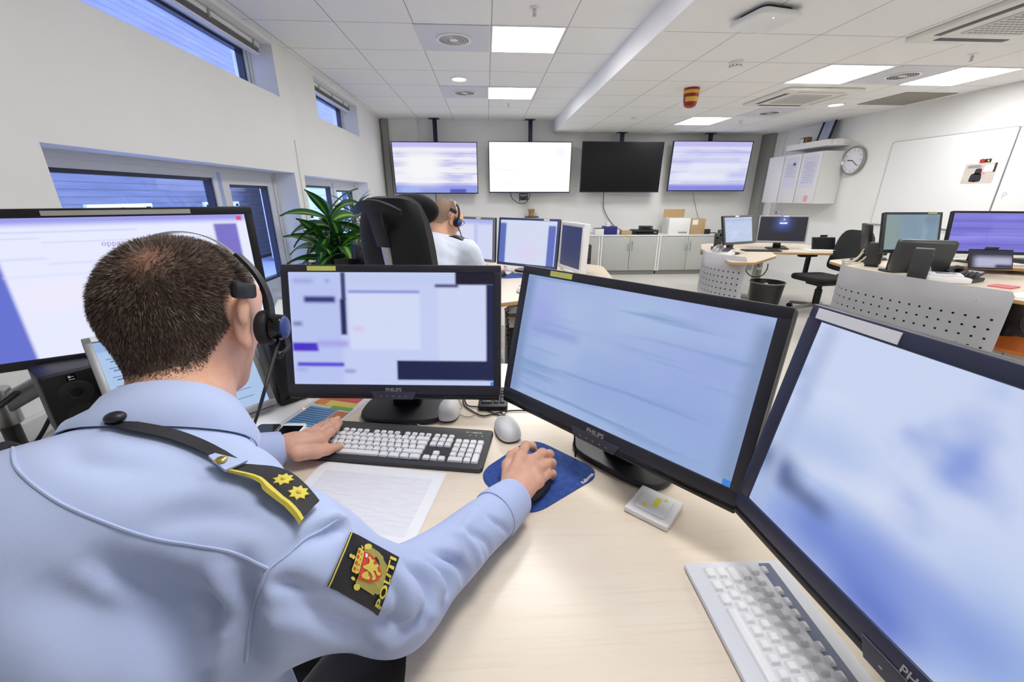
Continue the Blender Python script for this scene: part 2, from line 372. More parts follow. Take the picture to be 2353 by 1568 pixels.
def swirl(x,y,z,lab,dia=.30,plate=.59):
    r=thing('ceiling_vent',lab,'ceiling vent',(x,y,z)); a=G(); a.box((0,0,-.002),(plate,plate*1.04,.006)); a.build('backing_plate',M_plate,r)
    b=G(); b.cyl((0,0,-.012),(0,0,-.004),dia/2,n=48,bev=.003); b.build('swirl_disc',M_white,r)
    c=G()
    for rr,n in ((.30,22),(.42,30),(.54,38),(.66,46),(.78,54)):
        for i in range(n):
            t=2*PI*i/n; q=rr*dia/2; c.box((q*math.cos(t),q*math.sin(t),-.0125),(dia*.045,dia*.014,.002),rot=t+.5)
    c.build('slots',M_slot,r)
p=at(1043,89,z=ZH); swirl(p.x,p.y,ZH,'nearer round swirl vent left of the large panel light')
p=at(1068,212,z=ZH); swirl(p.x,p.y,ZH,'farther round swirl vent beside the small downlight on the high ceiling')
p=at(2075,172,z=ZL); swirl(p.x,p.y,ZL,'round swirl vent between the two panel lights on the low ceiling',.28,.56)
p=at(1768,258,z=ZL); swirl(p.x,p.y,ZL,'far round swirl vent on the low ceiling beyond the air cassette',.28,.56)
def sprinkler(x,y,z,lab):
    r=thing('sprinkler_head',lab,'sprinkler',(x,y,z)); a=G(); a.lathe([(0,0),(.032,0),(.034,-.004),(.012,-.010),(0,-.010)],20); a.build('rosette',M_white,r)
    b=G(); b.cyl((0,0,-.05),(0,0,-.008),.005,n=8); b.cyl((0,0,-.052),(0,0,-.049),.016,n=14); b.tube([(.010,0,-.01),(.013,0,-.03),(.003,0,-.05)],.002,6); b.tube([(-.010,0,-.01),(-.013,0,-.03),(-.003,0,-.05)],.002,6); b.build('nozzle',M_steel,r)
for u,v,z,l in ((1228,17,ZH,'sprinkler head before the nearer panel light on the high ceiling'),(1168,237,ZH,'tiny far sprinkler head beyond the second panel light on the high ceiling'),(2236,124,ZL,'sprinkler head above the right end panel light on the low ceiling'),(1702,277,ZL,'far sprinkler head right of the small panel light over the television')):
    p=at(u,v,z=z); sprinkler(p.x,p.y,z,l)
def detector(u,v,lab,s=1):
    p=at(u,v,z=ZL); r=thing('smoke_detector',lab,'smoke detector',(p.x,p.y,ZL)); a=G(); a.lathe([(0,0),(.055*s,0),(.056*s,-.014*s),(.05*s,-.018*s),(.05*s,-.03*s),(.042*s,-.048*s),(0,-.052*s)],28); a.build('housing',M_white,r)
    b=G()
    for i in range(10):
        t=2*PI*i/10; b.box((.047*s*math.cos(t),.047*s*math.sin(t),-.036*s),(.006*s,.013*s,.005*s),rot=t)
    b.build('inlet_slots',M_dk,r)
detector(1692,141,'white smoke detector on the low ceiling before the red alarm beacon'); detector(1457,268,'small far white detector on the low ceiling near the soffit end',.8)
p=at(1590,203,z=ZL); r=thing('alarm_beacon','red and yellow alarm beacon hanging from the low ceiling','alarm beacon',(p.x,p.y,ZL))
M_red2=mat('beacon_red',(150,30,24),.35,var=.1); M_yel2=mat('beacon_yellow',(225,175,60),.5)
a=G(); a.lathe([(0,0),(.075,0),(.078,-.02),(.076,-.06),(.068,-.13),(.058,-.165),(.03,-.18),(0,-.18)],28); a.build('housing',M_red2,r)
a=G(); a.lathe([(.0785,-.022),(.0795,-.024),(.0785,-.052),(.0775,-.054)],28); a.lathe([(.0745,-.085),(.0755,-.087),(.071,-.128),(.070,-.13)],28,a0=R(200),a1=R(330)); a.build('warning_band',M_yel2,r)
p=at(1757,44,z=ZL-.03); r=thing('wireless_access_point','white rounded wireless access point on the low ceiling','access point',(p.x,p.y,ZL),R(12))
a=G(); a.prism(rrect(.30,.30,.05),-.055,-.022,bev=.012,seg=3); a.build('housing',M_white,r); a=G(); a.prism(rrect(.22,.22,.04),-.024,0); a.build('mounting_plate',M_dk,r)
a=G(); a.cyl((-.02,-.09,-.0562),(-.02,-.09,-.054),.004,n=12); a.build('status_light',mat('status_led',(190,215,255),.4,emit=3),r)
def cassette(x,y,lab,s=.84):
    r=thing('air_conditioner_cassette',lab,'air conditioner',(x,y,ZL)); a=G(); a.prism(rrect(s,s,.03),-.028,0,bev=.008); a.build('fascia',mat('cassette_white',(228,228,222),.5),r)
    b=G(); b.prism(rrect(s*.52,s*.52,.02),-.034,-.027,bev=.003); b.build('intake_grille',mat('grille_white',(206,207,204),.6),r)
    c=G()
    for i in range(11):
        for j in range(11): c.box(((i-5)*s*.043,(j-5)*s*.043,-.0345),(s*.028,s*.012,.002))
    c.build('grille_slots',mat('grille_hole',(150,150,150),.7),r)
    for (q,rz) in (((s*.39,0),0),((-s*.39,0),0),((0,s*.39),PI/2),((0,-s*.39),PI/2)):
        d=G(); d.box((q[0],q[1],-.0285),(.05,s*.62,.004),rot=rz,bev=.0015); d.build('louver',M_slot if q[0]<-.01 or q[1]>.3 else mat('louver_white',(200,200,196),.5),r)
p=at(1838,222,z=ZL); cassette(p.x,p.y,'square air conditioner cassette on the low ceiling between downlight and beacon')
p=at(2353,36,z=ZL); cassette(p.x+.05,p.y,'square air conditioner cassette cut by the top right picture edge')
# one missing tile next to the right wall, its dark void painted as a flat sheet
a=at(1968,249,z=ZL); b=at(2060,226,z=ZL); g=G(); g.box((4.86,5.12,ZL-.002),(.6,.625,.008)); o=g.build('void_sheet',mat('painted_void_dark',(150,146,138),.85,var=.08)); tag(o,'grey brown sheet painted as the dark void of a missing tile next to the right wall','ceiling tile')
# ================================================================ light of the day and the view settings
w=bpy.data.worlds.new('sky'); S.world=w; w.use_nodes=True; nt=w.node_tree; bg=nt.nodes['Background']
bg.inputs[0].default_value=(*lin((186,204,255)),1); bg.inputs[1].default_value=2.4
S.cycles.use_adaptive_sampling=True; S.cycles.adaptive_threshold=.03; S.cycles.max_bounces=8; S.cycles.glossy_bounces=3; S.cycles.transparent_max_bounces=8; S.cycles.caustics_reflective=False; S.cycles.caustics_refractive=False
S.view_settings.view_transform='Standard'; S.view_settings.look='None'; S.view_settings.gamma=1; S.view_settings.use_curve_mapping=False
S.view_settings.exposure=EXPO
# ================================================================ near workstation
DZ=.78
k=NT('birch_laminate'); n=k.noise(k.mapped((1.1,9,1)),2.2,6,.6); n2=k.noise(k.mapped((2,60,1)),3,3); n3=k.noise(k.tc.outputs['Object'],1.3,2)
c=k.mix(n,lin((232,216,192)),lin((242,230,212))); c=k.mix(k.math('MULTIPLY',k.step(n2,.5,.75),.35),c,lin((222,202,174))); c=k.mix(k.math('MULTIPLY',n3,.25),c,lin((240,222,210)))
k.put(k.b.inputs['Base Color'],c); k.b.inputs['Roughness'].default_value=.27; k.b.inputs['Specular IOR Level'].default_value=.5; M_desk=k.m
M_edge=mat('birch_edge',(196,152,98),.45,var=.12,vscale=30)
def desktop(name,label,pts,z,r,t=.026,legs=(),group=None,trays=()):
    P=rpoly(pts,r); cx=sum(p[0] for p in P)/len(P); cy=sum(p[1] for p in P)/len(P)
    root=thing(name,label,'desk',(cx,cy,0)); Q=[(p[0]-cx,p[1]-cy) for p in P]
    a=G(); a.prism(Q,z-.0035,z); a.build('tabletop',M_desk,root); a=G(); a.prism(Q,z-t,z-.0035,bev=.004); a.build('edge_band',M_edge,root)
    for (lx,ly,rz,tl) in legs:
        g=G(); g.box((lx-cx,ly-cy,(z-t)/2+.02),(.10,.07,z-t-.05),rot=rz,bev=.006); g.box((lx-cx,ly-cy,.025),(.08,tl,.05),rot=rz,bev=.012); g.box((lx-cx,ly-cy,z-t-.015),(.07,tl*.8,.03),rot=rz); g.build('leg',M_leg,root)
    for (x0,y0,x1,y1) in trays:
        L=math.hypot(x1-x0,y1-y0); g=G(); g.box(((x0+x1)/2-cx,(y0+y1)/2-cy,z-t-.03),(L,.04,.06),rot=math.atan2(y1-y0,x1-x0)); g.build('crossbar',M_leg,root)
    return root
M_leg=mat('grey_desk_leg',(176,178,174),.4,.3)
desktop('corner_desk','large pale birch corner desk with the keyboards and dark monitors in the foreground',[(-.112,-.35),(.80,-.35),(.80,.75),(.52,1.22),(.1,1.44),(-.7,1.44),(-1.19,1.30),(-1.19,1.04),(-.86,.80),(-.56,.74),(-.30,.66),(-.165,.545),(-.122,.42),(-.113,.25)],DZ,[.05,.05,.1,.15,.1,.1,.15,.12,.1,.1,.12,.1,.06,.05],
  legs=[(.45,.1,0,.6),(-.05,1.2,0,.6),(-1.0,1.05,R(30),.5)],trays=[(.45,.3,0,1.2),(-.95,1.1,-.05,1.25)])
# ---------------------------------------------------------------- monitors
def monitor(name,label,C,yaw,tilt,w,h,scr,dz,bz=.02,bb=.03,mb=None,logo=None,tape=None,base='plate',cat='monitor',depth=.035,lip=False,baseoff=.05,bw=.26,bd=.18,group=None,led=None):
    mb=mb or M_bez; C=Vector(C); rt=thing(name,label,cat,(C.x,C.y,dz),R(yaw),group); hc=C.z-dz
    def put(o): o.location=(0,0,hc); o.rotation_euler=(R(-tilt),0,0); return o
    sw,sh=w-2*bz,h-bz-bb; oz=(bb-bz)/2
    g=G(); g.prism(rrect(w,h,.008),-.004,depth*.55,bev=.003,M=Matrix.Rotation(R(90),4,'X')@Matrix.Scale(-1,4,(0,0,1)))
    g.box((0,depth*.75,.0),(w*.62,depth*.7,h*.66),bev=.012)
    put(g.build('housing',M_black if mb is not M_white else M_white,rt))
    b=G(); y=-.009; t=.011
    b.box((0,y,h/2-bz/2),(w,t,bz),bev=.003); b.box((0,y,-h/2+bb/2),(w,t,bb),bev=.003); b.box((-w/2+bz/2,y,oz),(bz,t,sh+.004),bev=.002); b.box((w/2-bz/2,y,oz),(bz,t,sh+.004),bev=.002)
    put(b.build('bezel',mb,rt))
    s=G(); s.box((0,0,0),(sw,.006,sh)); so=s.build('screen',scr(sw,sh),rt,smooth=False); so.location=Vector((0,0,hc))+Euler((R(-tilt),0,0)).to_matrix()@Vector((0,-.0085,oz)); so.rotation_euler=(R(-tilt),0,0)
    if lip:
        g=G(); g.box((0,-.006,-h/2-.006),(w*.99,.014,.014),bev=.003); put(g.build('glossy_lip',M_gloss,rt))
        g=G(); g.prism([(-.062,.0),(.062,.0),(.05,-.022),(-.05,-.022)],.006,.017,bev=.002,M=Matrix.Translation((0,0,-h/2+.009))@RX90); put(g.build('button_bar',mat('button_bar_grey',(70,70,82),.35,.3),rt))
        g=G()
        for i in range(5): g.box(((i-2)*.0165,-.0172,-h/2-.004),(.004,.0008,.0015))
        put(g.build('button_marks',M_silver,rt))
    if logo:
        lt,ls=logo; g=G(); g.mesh(text_mesh(lt,ls,bold=.0003),M=Matrix.Translation((0,-.0148 if not lip else -.0152,-h/2+bb*.5))@RX90); put(g.build('logo',M_silver,rt))
    if tape:
        u,tw,th,tm=tape; g=G(); g.box((-w/2+u*w,-.0152,h/2-bz*.5),(tw,.0012,th)); put(g.build('label_tape',tm,rt))
    if base=='plate':
        g=G(); g.prism([(bw/2*math.copysign(abs(math.cos(t))**.55,math.cos(t)),baseoff+bd/2*math.copysign(abs(math.sin(t))**.7,math.sin(t))) for t in [2*PI*i/44 for i in range(44)]],0,.016,bev=.006,seg=3); g.build('base',M_black if mb is not M_white else M_white,rt)
        g=G(); g.prism(rrect(.085,.04,.012,cx=0,cy=depth+.035+(0)),.012,hc+.02,bev=.004); g.build('stand_neck',M_black if mb is not M_white else M_white,rt)
        g=G(); g.box((0,depth+.02,hc),(.10,.05,.09),bev=.008); g.build('hinge',M_black if mb is not M_white else M_white,rt)
    return rt
def sc_center(w,h): return screen('screen_of_windows',w,h,(196,206,243),[
  (.0,.25,.0,1,(184,196,240),.02),(.29,.64,.32,.83,(208,217,245),.012),(.73,.965,.22,.9,(204,213,244),.012),(.29,.64,.82,.845,(140,150,214),.01),(.29,.80,.9,.99,(190,204,240),.03),
  (.255,.278,.76,1,(66,72,122),.008),(.247,.277,.45,.77,(38,44,98),.010),(.07,.225,.735,.79,(52,58,128),.014),(.715,.83,.872,.9,(70,72,120),.01),(.815,1.02,.895,1.02,(30,28,46),.008),(.965,1.02,.05,.9,(34,38,72),.008),
  (.52,1.02,.045,.222,(31,36,72),.008),(0,.13,.3,.378,(74,48,200),.012),(.13,.28,.34,.40,(168,168,232),.02),(.02,.255,.163,.2,(92,78,212),.010),(.01,.055,.53,.565,(112,124,156),.016),(.255,.31,.105,.14,(150,160,214),.014),
  (.01,.07,.12,.15,(160,170,225),.02),(.985,1.01,-.01,.035,(60,140,225),.002),(.02,.12,.91,.94,(150,162,214),.02),(.18,.2,.91,.94,(150,162,214),.012),(.31,.36,.49,.52,(214,190,222),.02)],1.05)
def sc_right(w,h): return screen('screen_pale_blue',w,h,(158,182,230),[(-.02,.045,0,1,(136,160,205),.03),(.96,1.02,.02,.95,(140,160,200),.03),(.06,.33,.55,.60,(150,165,225),.03),(.975,1.01,-.01,.04,(70,140,230),.002)],.92,
  noise=[((3,1,5),.35,.7,(178,200,238),(1,0,2)),((2,1,44),.55,.72,(140,168,214),(4,0,1)),((1.6,1,3.5),.52,.7,(166,176,238),(8,0,3))],base2=(160,176,236))
def sc_far(w,h): return screen('screen_map_blur',w,h,(206,218,247),[(0,.5,.0,.16,(150,170,232),.12),(.12,.4,.02,.24,(112,138,214),.09),(-.02,.10,.2,.34,(84,104,160),.05),(.06,.22,.20,.25,(60,70,110),.04),(.30,.46,.0,.12,(84,110,200),.07),(.02,.05,0,1,(176,190,225),.03),(.25,.6,.14,.30,(126,150,222),.10),(.0,.25,.42,.55,(180,198,238),.08)],.98,
  noise=[((5,1,5),.42,.68,(180,202,240),(3,0,1)),((7,1,9),.58,.8,(120,146,222),(6,0,5)),((4,1,14),.55,.8,(222,230,252),(1,0,9))])
def sc_left(w,h): return screen('screen_white_form',w,h,(226,229,252),[(-.02,.165,-.02,.93,(100,112,204),.010),(.872,.962,.5,.93,(122,112,196),.008),(0,1,.955,1.02,(150,150,228),.02),(.02,.6,.90,.91,(200,206,236),.006),(.05,.3,.86,.868,(205,208,236),.006),(.115,.15,.775,.825,(180,226,236),.012),(.122,.143,.788,.812,(234,238,252),.008),
  (.3,.86,.83,.836,(205,206,232),.004),(.16,.3,.72,.73,(205,206,232),.01),(.3,.55,.68,.69,(208,210,236),.01),(.16,.75,.60,.607,(214,214,238),.01),(.965,.985,.955,.985,(220,80,90),.004),(.2,.4,.35,.55,(232,228,246),.05)],1.12)
def sc_low(w,h): return screen('screen_log_list',w,h,(172,200,236),[(.0,1,.90,1.0,(150,180,224),.01)]+[(.04,.9,.82-.09*i,.826-.09*i,(70,90,140),.003) for i in range(9)]+[(.06,.3,.79-.09*i,.80-.09*i,(60,76,120),.004) for i in range(8)],1.0)
monitor('monitor','dark monitor facing the camera with blurred windows and black blocks on its screen',(-.25,1.044,1.046),-4.7,12.2,.567,.339,sc_center,DZ,bz=.019,bb=.026,logo=('PHILIPS',.0135),tape=(.19,.074,.012,M_yellow),lip=True,baseoff=.05,bw=.25,bd=.17)
monitor('monitor','dark angled monitor with a pale blue screen behind the blue mouse pad',(.257,.770,1.055),-49.4,13,.57,.336,sc_right,DZ,bz=.020,bb=.027,logo=('PHILIPS',.0135),tape=(.21,.062,.012,M_yellow),lip=True,baseoff=.075,bw=.25,bd=.14)
monitor('monitor','dark monitor at the right picture edge with a blurred map over the white keyboard',(.463,.246,1.069),-85,9.5,.567,.340,sc_far,DZ,bz=.021,bb=.028,mb=mat('bezel_navy',(46,50,74),.35),logo=('PHILIPS',.0135),tape=(.12,.11,.014,M_paper),lip=True,baseoff=.13,bw=.24,bd=.15)
mon=monitor('monitor','large black monitor on an arm behind the officer with a white form on its screen',(-1.012,1.194,1.149),27.9,0,.68,.403,sc_left,.78,bz=.022,bb=.024,mb=M_black,tape=(.56,.30,.012,mat('aluminium_strip',(196,192,186),.4,.3)),base=None)
tm=G(); tm.mesh(text_mesh('oppgaver',.02,ext=.0002),M=Matrix.Translation((.02,-.0128,.112))@RX90); o=tm.build('screen_text',mat('screen_text_grey',(120,120,170),.5,emit=.5),mon); o.location=(0,0,1.149-.78)
g=G(); g.cyl((0,.03,.369),(0,.10,.369),.04,n=20); g.box((0,.032,.369),(.12,.012,.12),bev=.004); g.build('mount_plate',M_dk,mon)
MI=(Matrix.Translation((-1.012,1.194,.78))@Matrix.Rotation(R(27.9),4,'Z')).inverted()
arm=mat('arm_grey',(150,150,154),.35,.5)
def wbar(g,p,q,wd,ht,m=0):
    p=Vector(p);q=Vector(q);d=q-p; M=Matrix.Translation((p+q)/2)@d.to_track_quat('X','Z').to_matrix().to_4x4(); b=bmesh.new(); bmesh.ops.create_cube(b,size=1); b.transform(Matrix.Diagonal((d.length,wd,ht,1))); bmesh.ops.bevel(b,geom=list(b.edges),offset=.008,segments=2,profile=.5,affect='EDGES'); g.add(b,M,m)
def armpart(n,m):
    g.bm.transform(MI); return g.build(n,m,mon)
o0=Vector((0,0,0)); pA=at(215,815,y=1.33); pB=at(2,935,y=1.22)
g=G(); wbar(g,Vector((-1.06,1.285,1.149))-o0,pA-o0,.05,.045); armpart('upper_arm',arm)
g=G(); wbar(g,pA-o0,pB-o0,.05,.055); armpart('lower_arm',arm)
g=G(); q=at(25,920,y=1.20)-o0; wbar(g,q+Vector((-.035,-.012,-.02)),q+Vector((.05,-.012,.035)),.01,.014); armpart('cable_clip',M_dk)
g=G(); g.cyl(pB-o0+Vector((0,0,-.06)),pB-o0+Vector((0,0,.06)),.035,n=24,bev=.005); armpart('joint',M_steel)
g=G(); pb=pB-o0; g.cyl((pb.x,pb.y,0.01),(pb.x,pb.y,pb.z-.05),.022,n=16); g.cyl((pb.x,pb.y,0),(pb.x,pb.y,.02),.09,n=32); armpart('post',M_dk)
monitor('monitor','small grey framed monitor tilted back low behind the officer showing a log list',(-.804,1.055,.925),46,31.5,.337,.299,sc_low,DZ,bz=.016,bb=.02,mb=mat('bezel_silver',(150,150,152),.4,.3),base='plate',tape=(.09,.03,.012,M_paper),bw=.2,bd=.14,baseoff=.06)
# ---------------------------------------------------------------- speakers
def speaker(label,x,y,yaw,z=DZ,w=.098,h=.215,d=.13,led=False,bottom=0):
    r=thing('loudspeaker',label,'loudspeaker',(x,y,z),R(yaw)); m=mat('speaker_black',(27,27,28),.45,bump=.2,bscale=700)
    g=G(); g.box((0,d/2,h/2),(w,d,h),bev=.008,seg=3); g.build('cabinet',m,r)
    for (zz,rr) in ((h*.66,w*.36),(h*.30,w*.36)):
        g=G(); g.lathe([(rr*1.05,-.001),(rr*1.02,-.004),(rr*.9,-.003),(rr*.8,.0),(rr*.35,.002),(rr*.25,-.003),(0,-.006)],32,M=Matrix.Translation((0,-.0005,zz))@Matrix.Rotation(R(-90),4,'X')@Matrix.Scale(-1,4,(0,0,1))); g.build('driver',mat('cone_grey',(44,44,45),.6),r)
    g=G(); g.box((0,-.001,h*.9),(.018,.002,.018),bev=.0008); b=g.build('badge',M_gloss,r)
    g=G(); g.cyl((-.003,-.0025,h*.9+.002),(-.003,-.0015,h*.9+.002),.003,n=12); g.box((.003,-.002,h*.9+.002),(.005,.001,.0012)); g.box((0,-.002,h*.9-.005),(.012,.001,.0018)); g.build('badge_mark',M_white,b)
    if led:
        g=G(); g.cyl((.012,-.002,.030),(.012,.0,.030),.0028,n=12); g.build('power_light',mat('orange_led',(255,150,50),.4,emit=6),r)
        for qx in (-.024,.0,.03): g=G(); g.cyl((qx,-.006,.018),(qx,0,.018),.006,n=16,bev=.001); g.build('knob',M_black,r)
    return r
speaker('black loudspeaker behind the left edge of the central monitor with an orange power light',-.592,1.17,43,led=True)
speaker('black loudspeaker under the large black monitor left of the officer',-1.07,1.025,52,w=.112,h=.180)
# ---------------------------------------------------------------- keyboards
def key(g,x,y,w,d,z,h=.0045,in_=.0022):
    b=bmesh.new(); bmesh.ops.create_cube(b,size=1); b.transform(Matrix.Diagonal((w,d,h,1)))
    for v in b.verts:
        if v.co.z>0: v.co.x-=math.copysign(in_*.55,v.co.x); v.co.y-=math.copysign(in_*.55,v.co.y)
    bmesh.ops.bevel(b,geom=[e for e in b.edges if e.calc_length()<h*2.2],offset=.0024,segments=3,profile=.5,affect='EDGES')
    bmesh.ops.bevel(b,geom=[e for e in b.edges if e.verts[0].co.z>0 and e.verts[1].co.z>0],offset=.0009,segments=1,affect='EDGES')
    g.add(b,Matrix.Translation((x,y,z)))
ROWS=[[(1,)]*13+[(2,)],[(1.5,)]+[(1,)]*12+[(1.5,)],[(1.75,)]+[(1,)]*12+[(1.25,)],[(1.25,)]+[(1,)]*11+[(2.75,)],[(1.25,),(1.25,),(1.25,),(5.75,),(1.25,),(1.5,),(1.25,),(1.5,)]]
def layout(u=.019,gap=.0026,fh=.013):
    out=[]; x0=0; y=0
    fx=[0,2,3,4,5,6.5,7.5,8.5,9.5,11,12,13,14,15.25,16.25,17.25]
    for f in fx: out.append((f*u+u/2,5.15*u+fh/2,u-gap-.001,fh-.001))
    for r,row in enumerate(ROWS):
        x=0
        for (w,) in row: out.append(((x+w/2)*u,(4.5-r)*u,w*u-gap,u-gap)); x+=w
    for r in (0,1):
        for c in range(3): out.append((u*(15.25+c+.5),(4.5-r)*u,u-gap,u-gap))
    out.append((u*16.75,1.5*u,u-gap,u-gap)); out+= [(u*(15.25+c+.5),.5*u,u-gap,u-gap) for c in range(3)]
    n0=18.5
    for r in range(3):
        for c in range(3 if r else 4): out.append((u*(n0+c+.5),(4.5-r)*u,u-gap,u-gap))
    for c in range(3): out.append((u*(n0+c+.5),1.5*u,u-gap,u-gap))
    out.append((u*(n0+1),.5*u,2*u-gap,u-gap)); out.append((u*(n0+2.5),.5*u,u-gap,u-gap)); out.append((u*(n0+3.5),3*u,u-gap,2*u-gap)); out.append((u*(n0+3.5),1*u,u-gap,2*u-gap))
    return out
KP=(-.225,.908); KR=R(-10.4)
r=thing('keyboard','black keyboard with white keys under the officer\'s left hand','keyboard',(KP[0],KP[1],DZ),KR)
g=G(); g.prism(rrect(.445,.168,.010),0,.012,bev=.003); g.build('case',mat('keyboard_charcoal',(58,58,62),.5,bump=.1,bscale=600),r)
g=G()
for (x,y,w,d) in layout(.0188): key(g,x-.214,y-.066,w,d,.0145,.0055)
g.build('keycaps',M_whitek,r)
g=G(); g.mesh(text_mesh('Logitech',.0085,ext=.0002),M=Matrix.Translation((.180,.066,.0122))); g.cyl((.1545,.0655,.0121),(.1545,.0655,.0123),.0022,n=12); g.box((.159,.066,.0122),(.004,.001,.0003)); g.build('logo',M_white,r)
g=G()
for i in range(3): g.cyl((.165+i*.016,.052,.0121),(.165+i*.016,.052,.0123),.0014,n=8)
g.build('indicator_marks',mat('indicator_lime',(215,220,120),.5,emit=.4),r)
r=thing('keyboard','white low keyboard under the far right monitor','keyboard',(.4045,.513-.225,DZ),R(-91))
g=G(); g.prism(rrect(.45,.168,.006),0,.010,bev=.003); g.build('case',mat('keyboard_white_case',(226,228,234),.42),r)
g=G()
LR=[[(1,)]*13+[(2,)],ROWS[1],ROWS[2],ROWS[3],ROWS[4]]
for (x,y,w,d) in layout(.0190,.0030,.012): key(g,x-.214,y-.060,w,d,.0120,.0060,.004)
g.build('keycaps',M_whitek,r)
g=G(); g.prism(rrect(.436,.020,.003,cx=0,cy=.051),.0085,.0104); g.build('function_row_shade',mat('function_row_shade_grey',(120,126,150),.4),r)  # shade under the monitor painted as a darker strip along the function row
r=thing('numeric_keypad','black numeric keypad peeking out beneath the right end of the central monitor','keypad',(.012,1.14,DZ),R(-4))
g=G(); g.prism(rrect(.088,.13,.008),0,.016,bev=.003); g.build('case',M_black,r); g=G()
for c in range(4):
    for q in range(5):
        if not(q==0 and c<2) and not(c==3 and q<2): key(g,(c-1.5)*.0185,(q-2.2)*.0185,.0155,.0155,.018,.006,.004)
key(g,-1*.0185,-2.2*.0185,.034,.0155,.018,.006,.004); key(g,1.5*.0185,-1.7*.0185,.0155,.034,.018,.006,.004)
g.build('keycaps',mat('dark_keycap',(58,58,62),.45),r)
# ---------------------------------------------------------------- mice, pad, pen, paper, phones
def mouse(label,x,y,rz,L=.108,W=.062,H=.036,m=None,z=DZ,logo=False):
    r=thing('computer_mouse',label,'computer mouse',(x,y,z),rz); m=m or M_white
    def shape(s,z0,zs,bm):
        pass
    b=bmesh.new(); bmesh.ops.create_uvsphere(b,u_segments=32,v_segments=20,radius=1)
    for v in b.verts:
        x_,y_,z_=v.co; sy=math.copysign(abs(y_)**.8,y_); wy=1-.10*sy-.08*(1-sy*sy)*.0
        v.co=Vector((math.copysign(abs(x_)**.85,x_)*W/2*wy,sy*L/2,max(z_,-.12)*H*(.92+.10*(-sy))*(1 if z_>0 else .3)))
    g=G(); g.add(b,Matrix.Translation((0,0,.008))); g.build('shell',m,r)
    g=G(); g.prism([(W*.485*math.copysign(abs(math.cos(t))**.85,math.cos(t)),L*.485*math.copysign(abs(math.sin(t))**.8,math.sin(t))) for t in [2*PI*i/36 for i in range(36)]],0,.008,bev=.002); g.build('underside',mat('mouse_base_dark',(70,58,60),.5),r)
    if logo:
        g=G(); g.mesh(text_mesh('N2G5',.0085,ext=.0008,bold=.0003),M=Matrix.Translation((0,.030,.0415))@Matrix.Rotation(R(-14),4,'X')); g.build('marking',mat('marking_grey',(90,90,92),.6),r)
    else:
        g=G(); g.cyl((-.004,L*.28,.0375),(.004,L*.28,.0375),.008,n=16,bev=.001); g.build('scroll_wheel',M_silver,r)
    return r
mouse('white computer mouse with small grey lettering before the foot of the central monitor',-.120,1.068,R(-2),.112,.064,logo=True)
mouse('plain white computer mouse between the black keyboard and the angled monitor',.044,.955,R(14),.112,.063,.038)
r=thing('mouse_pad','blue mouse pad with rounded corners under the officer\'s right hand','mouse pad',(.108,.776,DZ),R(0))
pts=[(-.145,.005),(-.0,.15),(.15,-.005),(-.04,-.137)]
g=G(); P=rpoly(pts,.055,8); g.prism(P,0,.0025,bev=.0006); k=NT('mouse_pad_blue'); n=k.noise(k.tc.outputs['Object'],60,5,.7); k.put(k.b.inputs['Base Color'],k.mix(k.step(n,.35,.75),lin((38,68,140)),lin((56,92,170)))); k.b.inputs['Roughness'].default_value=.85; g.build('cloth_top',k.m,r)
g=G(); g.mesh(text_mesh('Fellowes.',.0125,ext=.0002,bold=.0003),M=Matrix.Translation((.108,-.023,.0027))@Matrix.Rotation(R(46),4,'Z')); g.build('logo',M_white,r)
r=thing('sheet_stack','white printed sheets lying before the black keyboard','paper',(-.272,.717,DZ),R(-11.5))
for i,(dx,dy,rz) in enumerate(((-.004,-.004,.012),(.003,.003,-.008),(0,0,0))):
    g=G(); g.box((dx,dy,.0006+.0009*i),(.297,.21,.0006),rot=rz); so=g.build('sheet',M_paper,r)
k=NT('printed_page'); x,y,z=k.xyz(); rowf=k.math('FRACT',k.math('MULTIPLY',y,160.0)); n=k.noise(k.mapped((26,160,1)),1,3); t=k.math('MULTIPLY',k.step(rowf,.35,.5),k.step(n,.44,.6)); k.put(k.b.inputs['Base Color'],k.mix(k.math('MULTIPLY',t,.2),lin((236,236,243)),lin((190,188,200)))); k.b.inputs['Roughness'].default_value=.8
g=G(); g.box((.0,-.004,.0029),(.255,.165,.0002)); g.build('printing',k.m,r)
r=thing('ballpoint_pen','black ballpoint pen with a silver tip at the front edge of the black keyboard','pen',(-.167,.829,DZ),R(-11))
g=G(); g.cyl((-.045,0,.0075),(.038,0,.0075),.0052,n=16,bev=.001); g.build('barrel',M_black,r); g=G(); g.cyl((.038,0,.0075),(.058,0,.0075),.0048,.0012,16); g.build('tip',M_steel,r); g=G(); g.cyl((-.055,0,.0075),(-.045,0,.0075),.0042,n=12); g.box((-.035,0,.0138),(.035,.004,.0014)); g.build('clip',M_silver,r)
def phone(label,x,y,rz,w,l,mc,rim):
    r=thing('smartphone',label,'mobile phone',(x,y,DZ),rz); g=G(); g.prism(rrect(w,l,.009),0,.0078,bev=.0018,seg=3); g.build('body',mc,r)
    g=G(); g.prism(rrect(w-.006,l-.03 if rim else l-.006,.002 if rim else .006),.0077,.0081); g.build('screen',mat('phone_glass',(14,15,20),.06,spec=.6),r)
    g=G()
    for i in range(5): g.cyl((-w*.28+i*.004,-l/2-.0003,.004),(-w*.28+i*.004,-l/2+.001,.004),.0011,n=8)
    g.box((0,-l/2,.004),(.009,.0016,.0028)); g.build('port',M_dk,r)
    if rim: g=G(); g.cyl((0,-l/2+.008,.0078),(0,-l/2+.008,.0083),.0050,n=20); g.build('home_button',M_silver,r)
phone('black smartphone with a silver rim left of the white phone',-.606,.967,R(-3),.061,.122,mat('phone_silver_edge',(120,120,124),.3,.6),False)
phone('white smartphone with a dark screen next to the officer\'s left wrist',-.540,.966,R(-4),.062,.124,M_white,True)
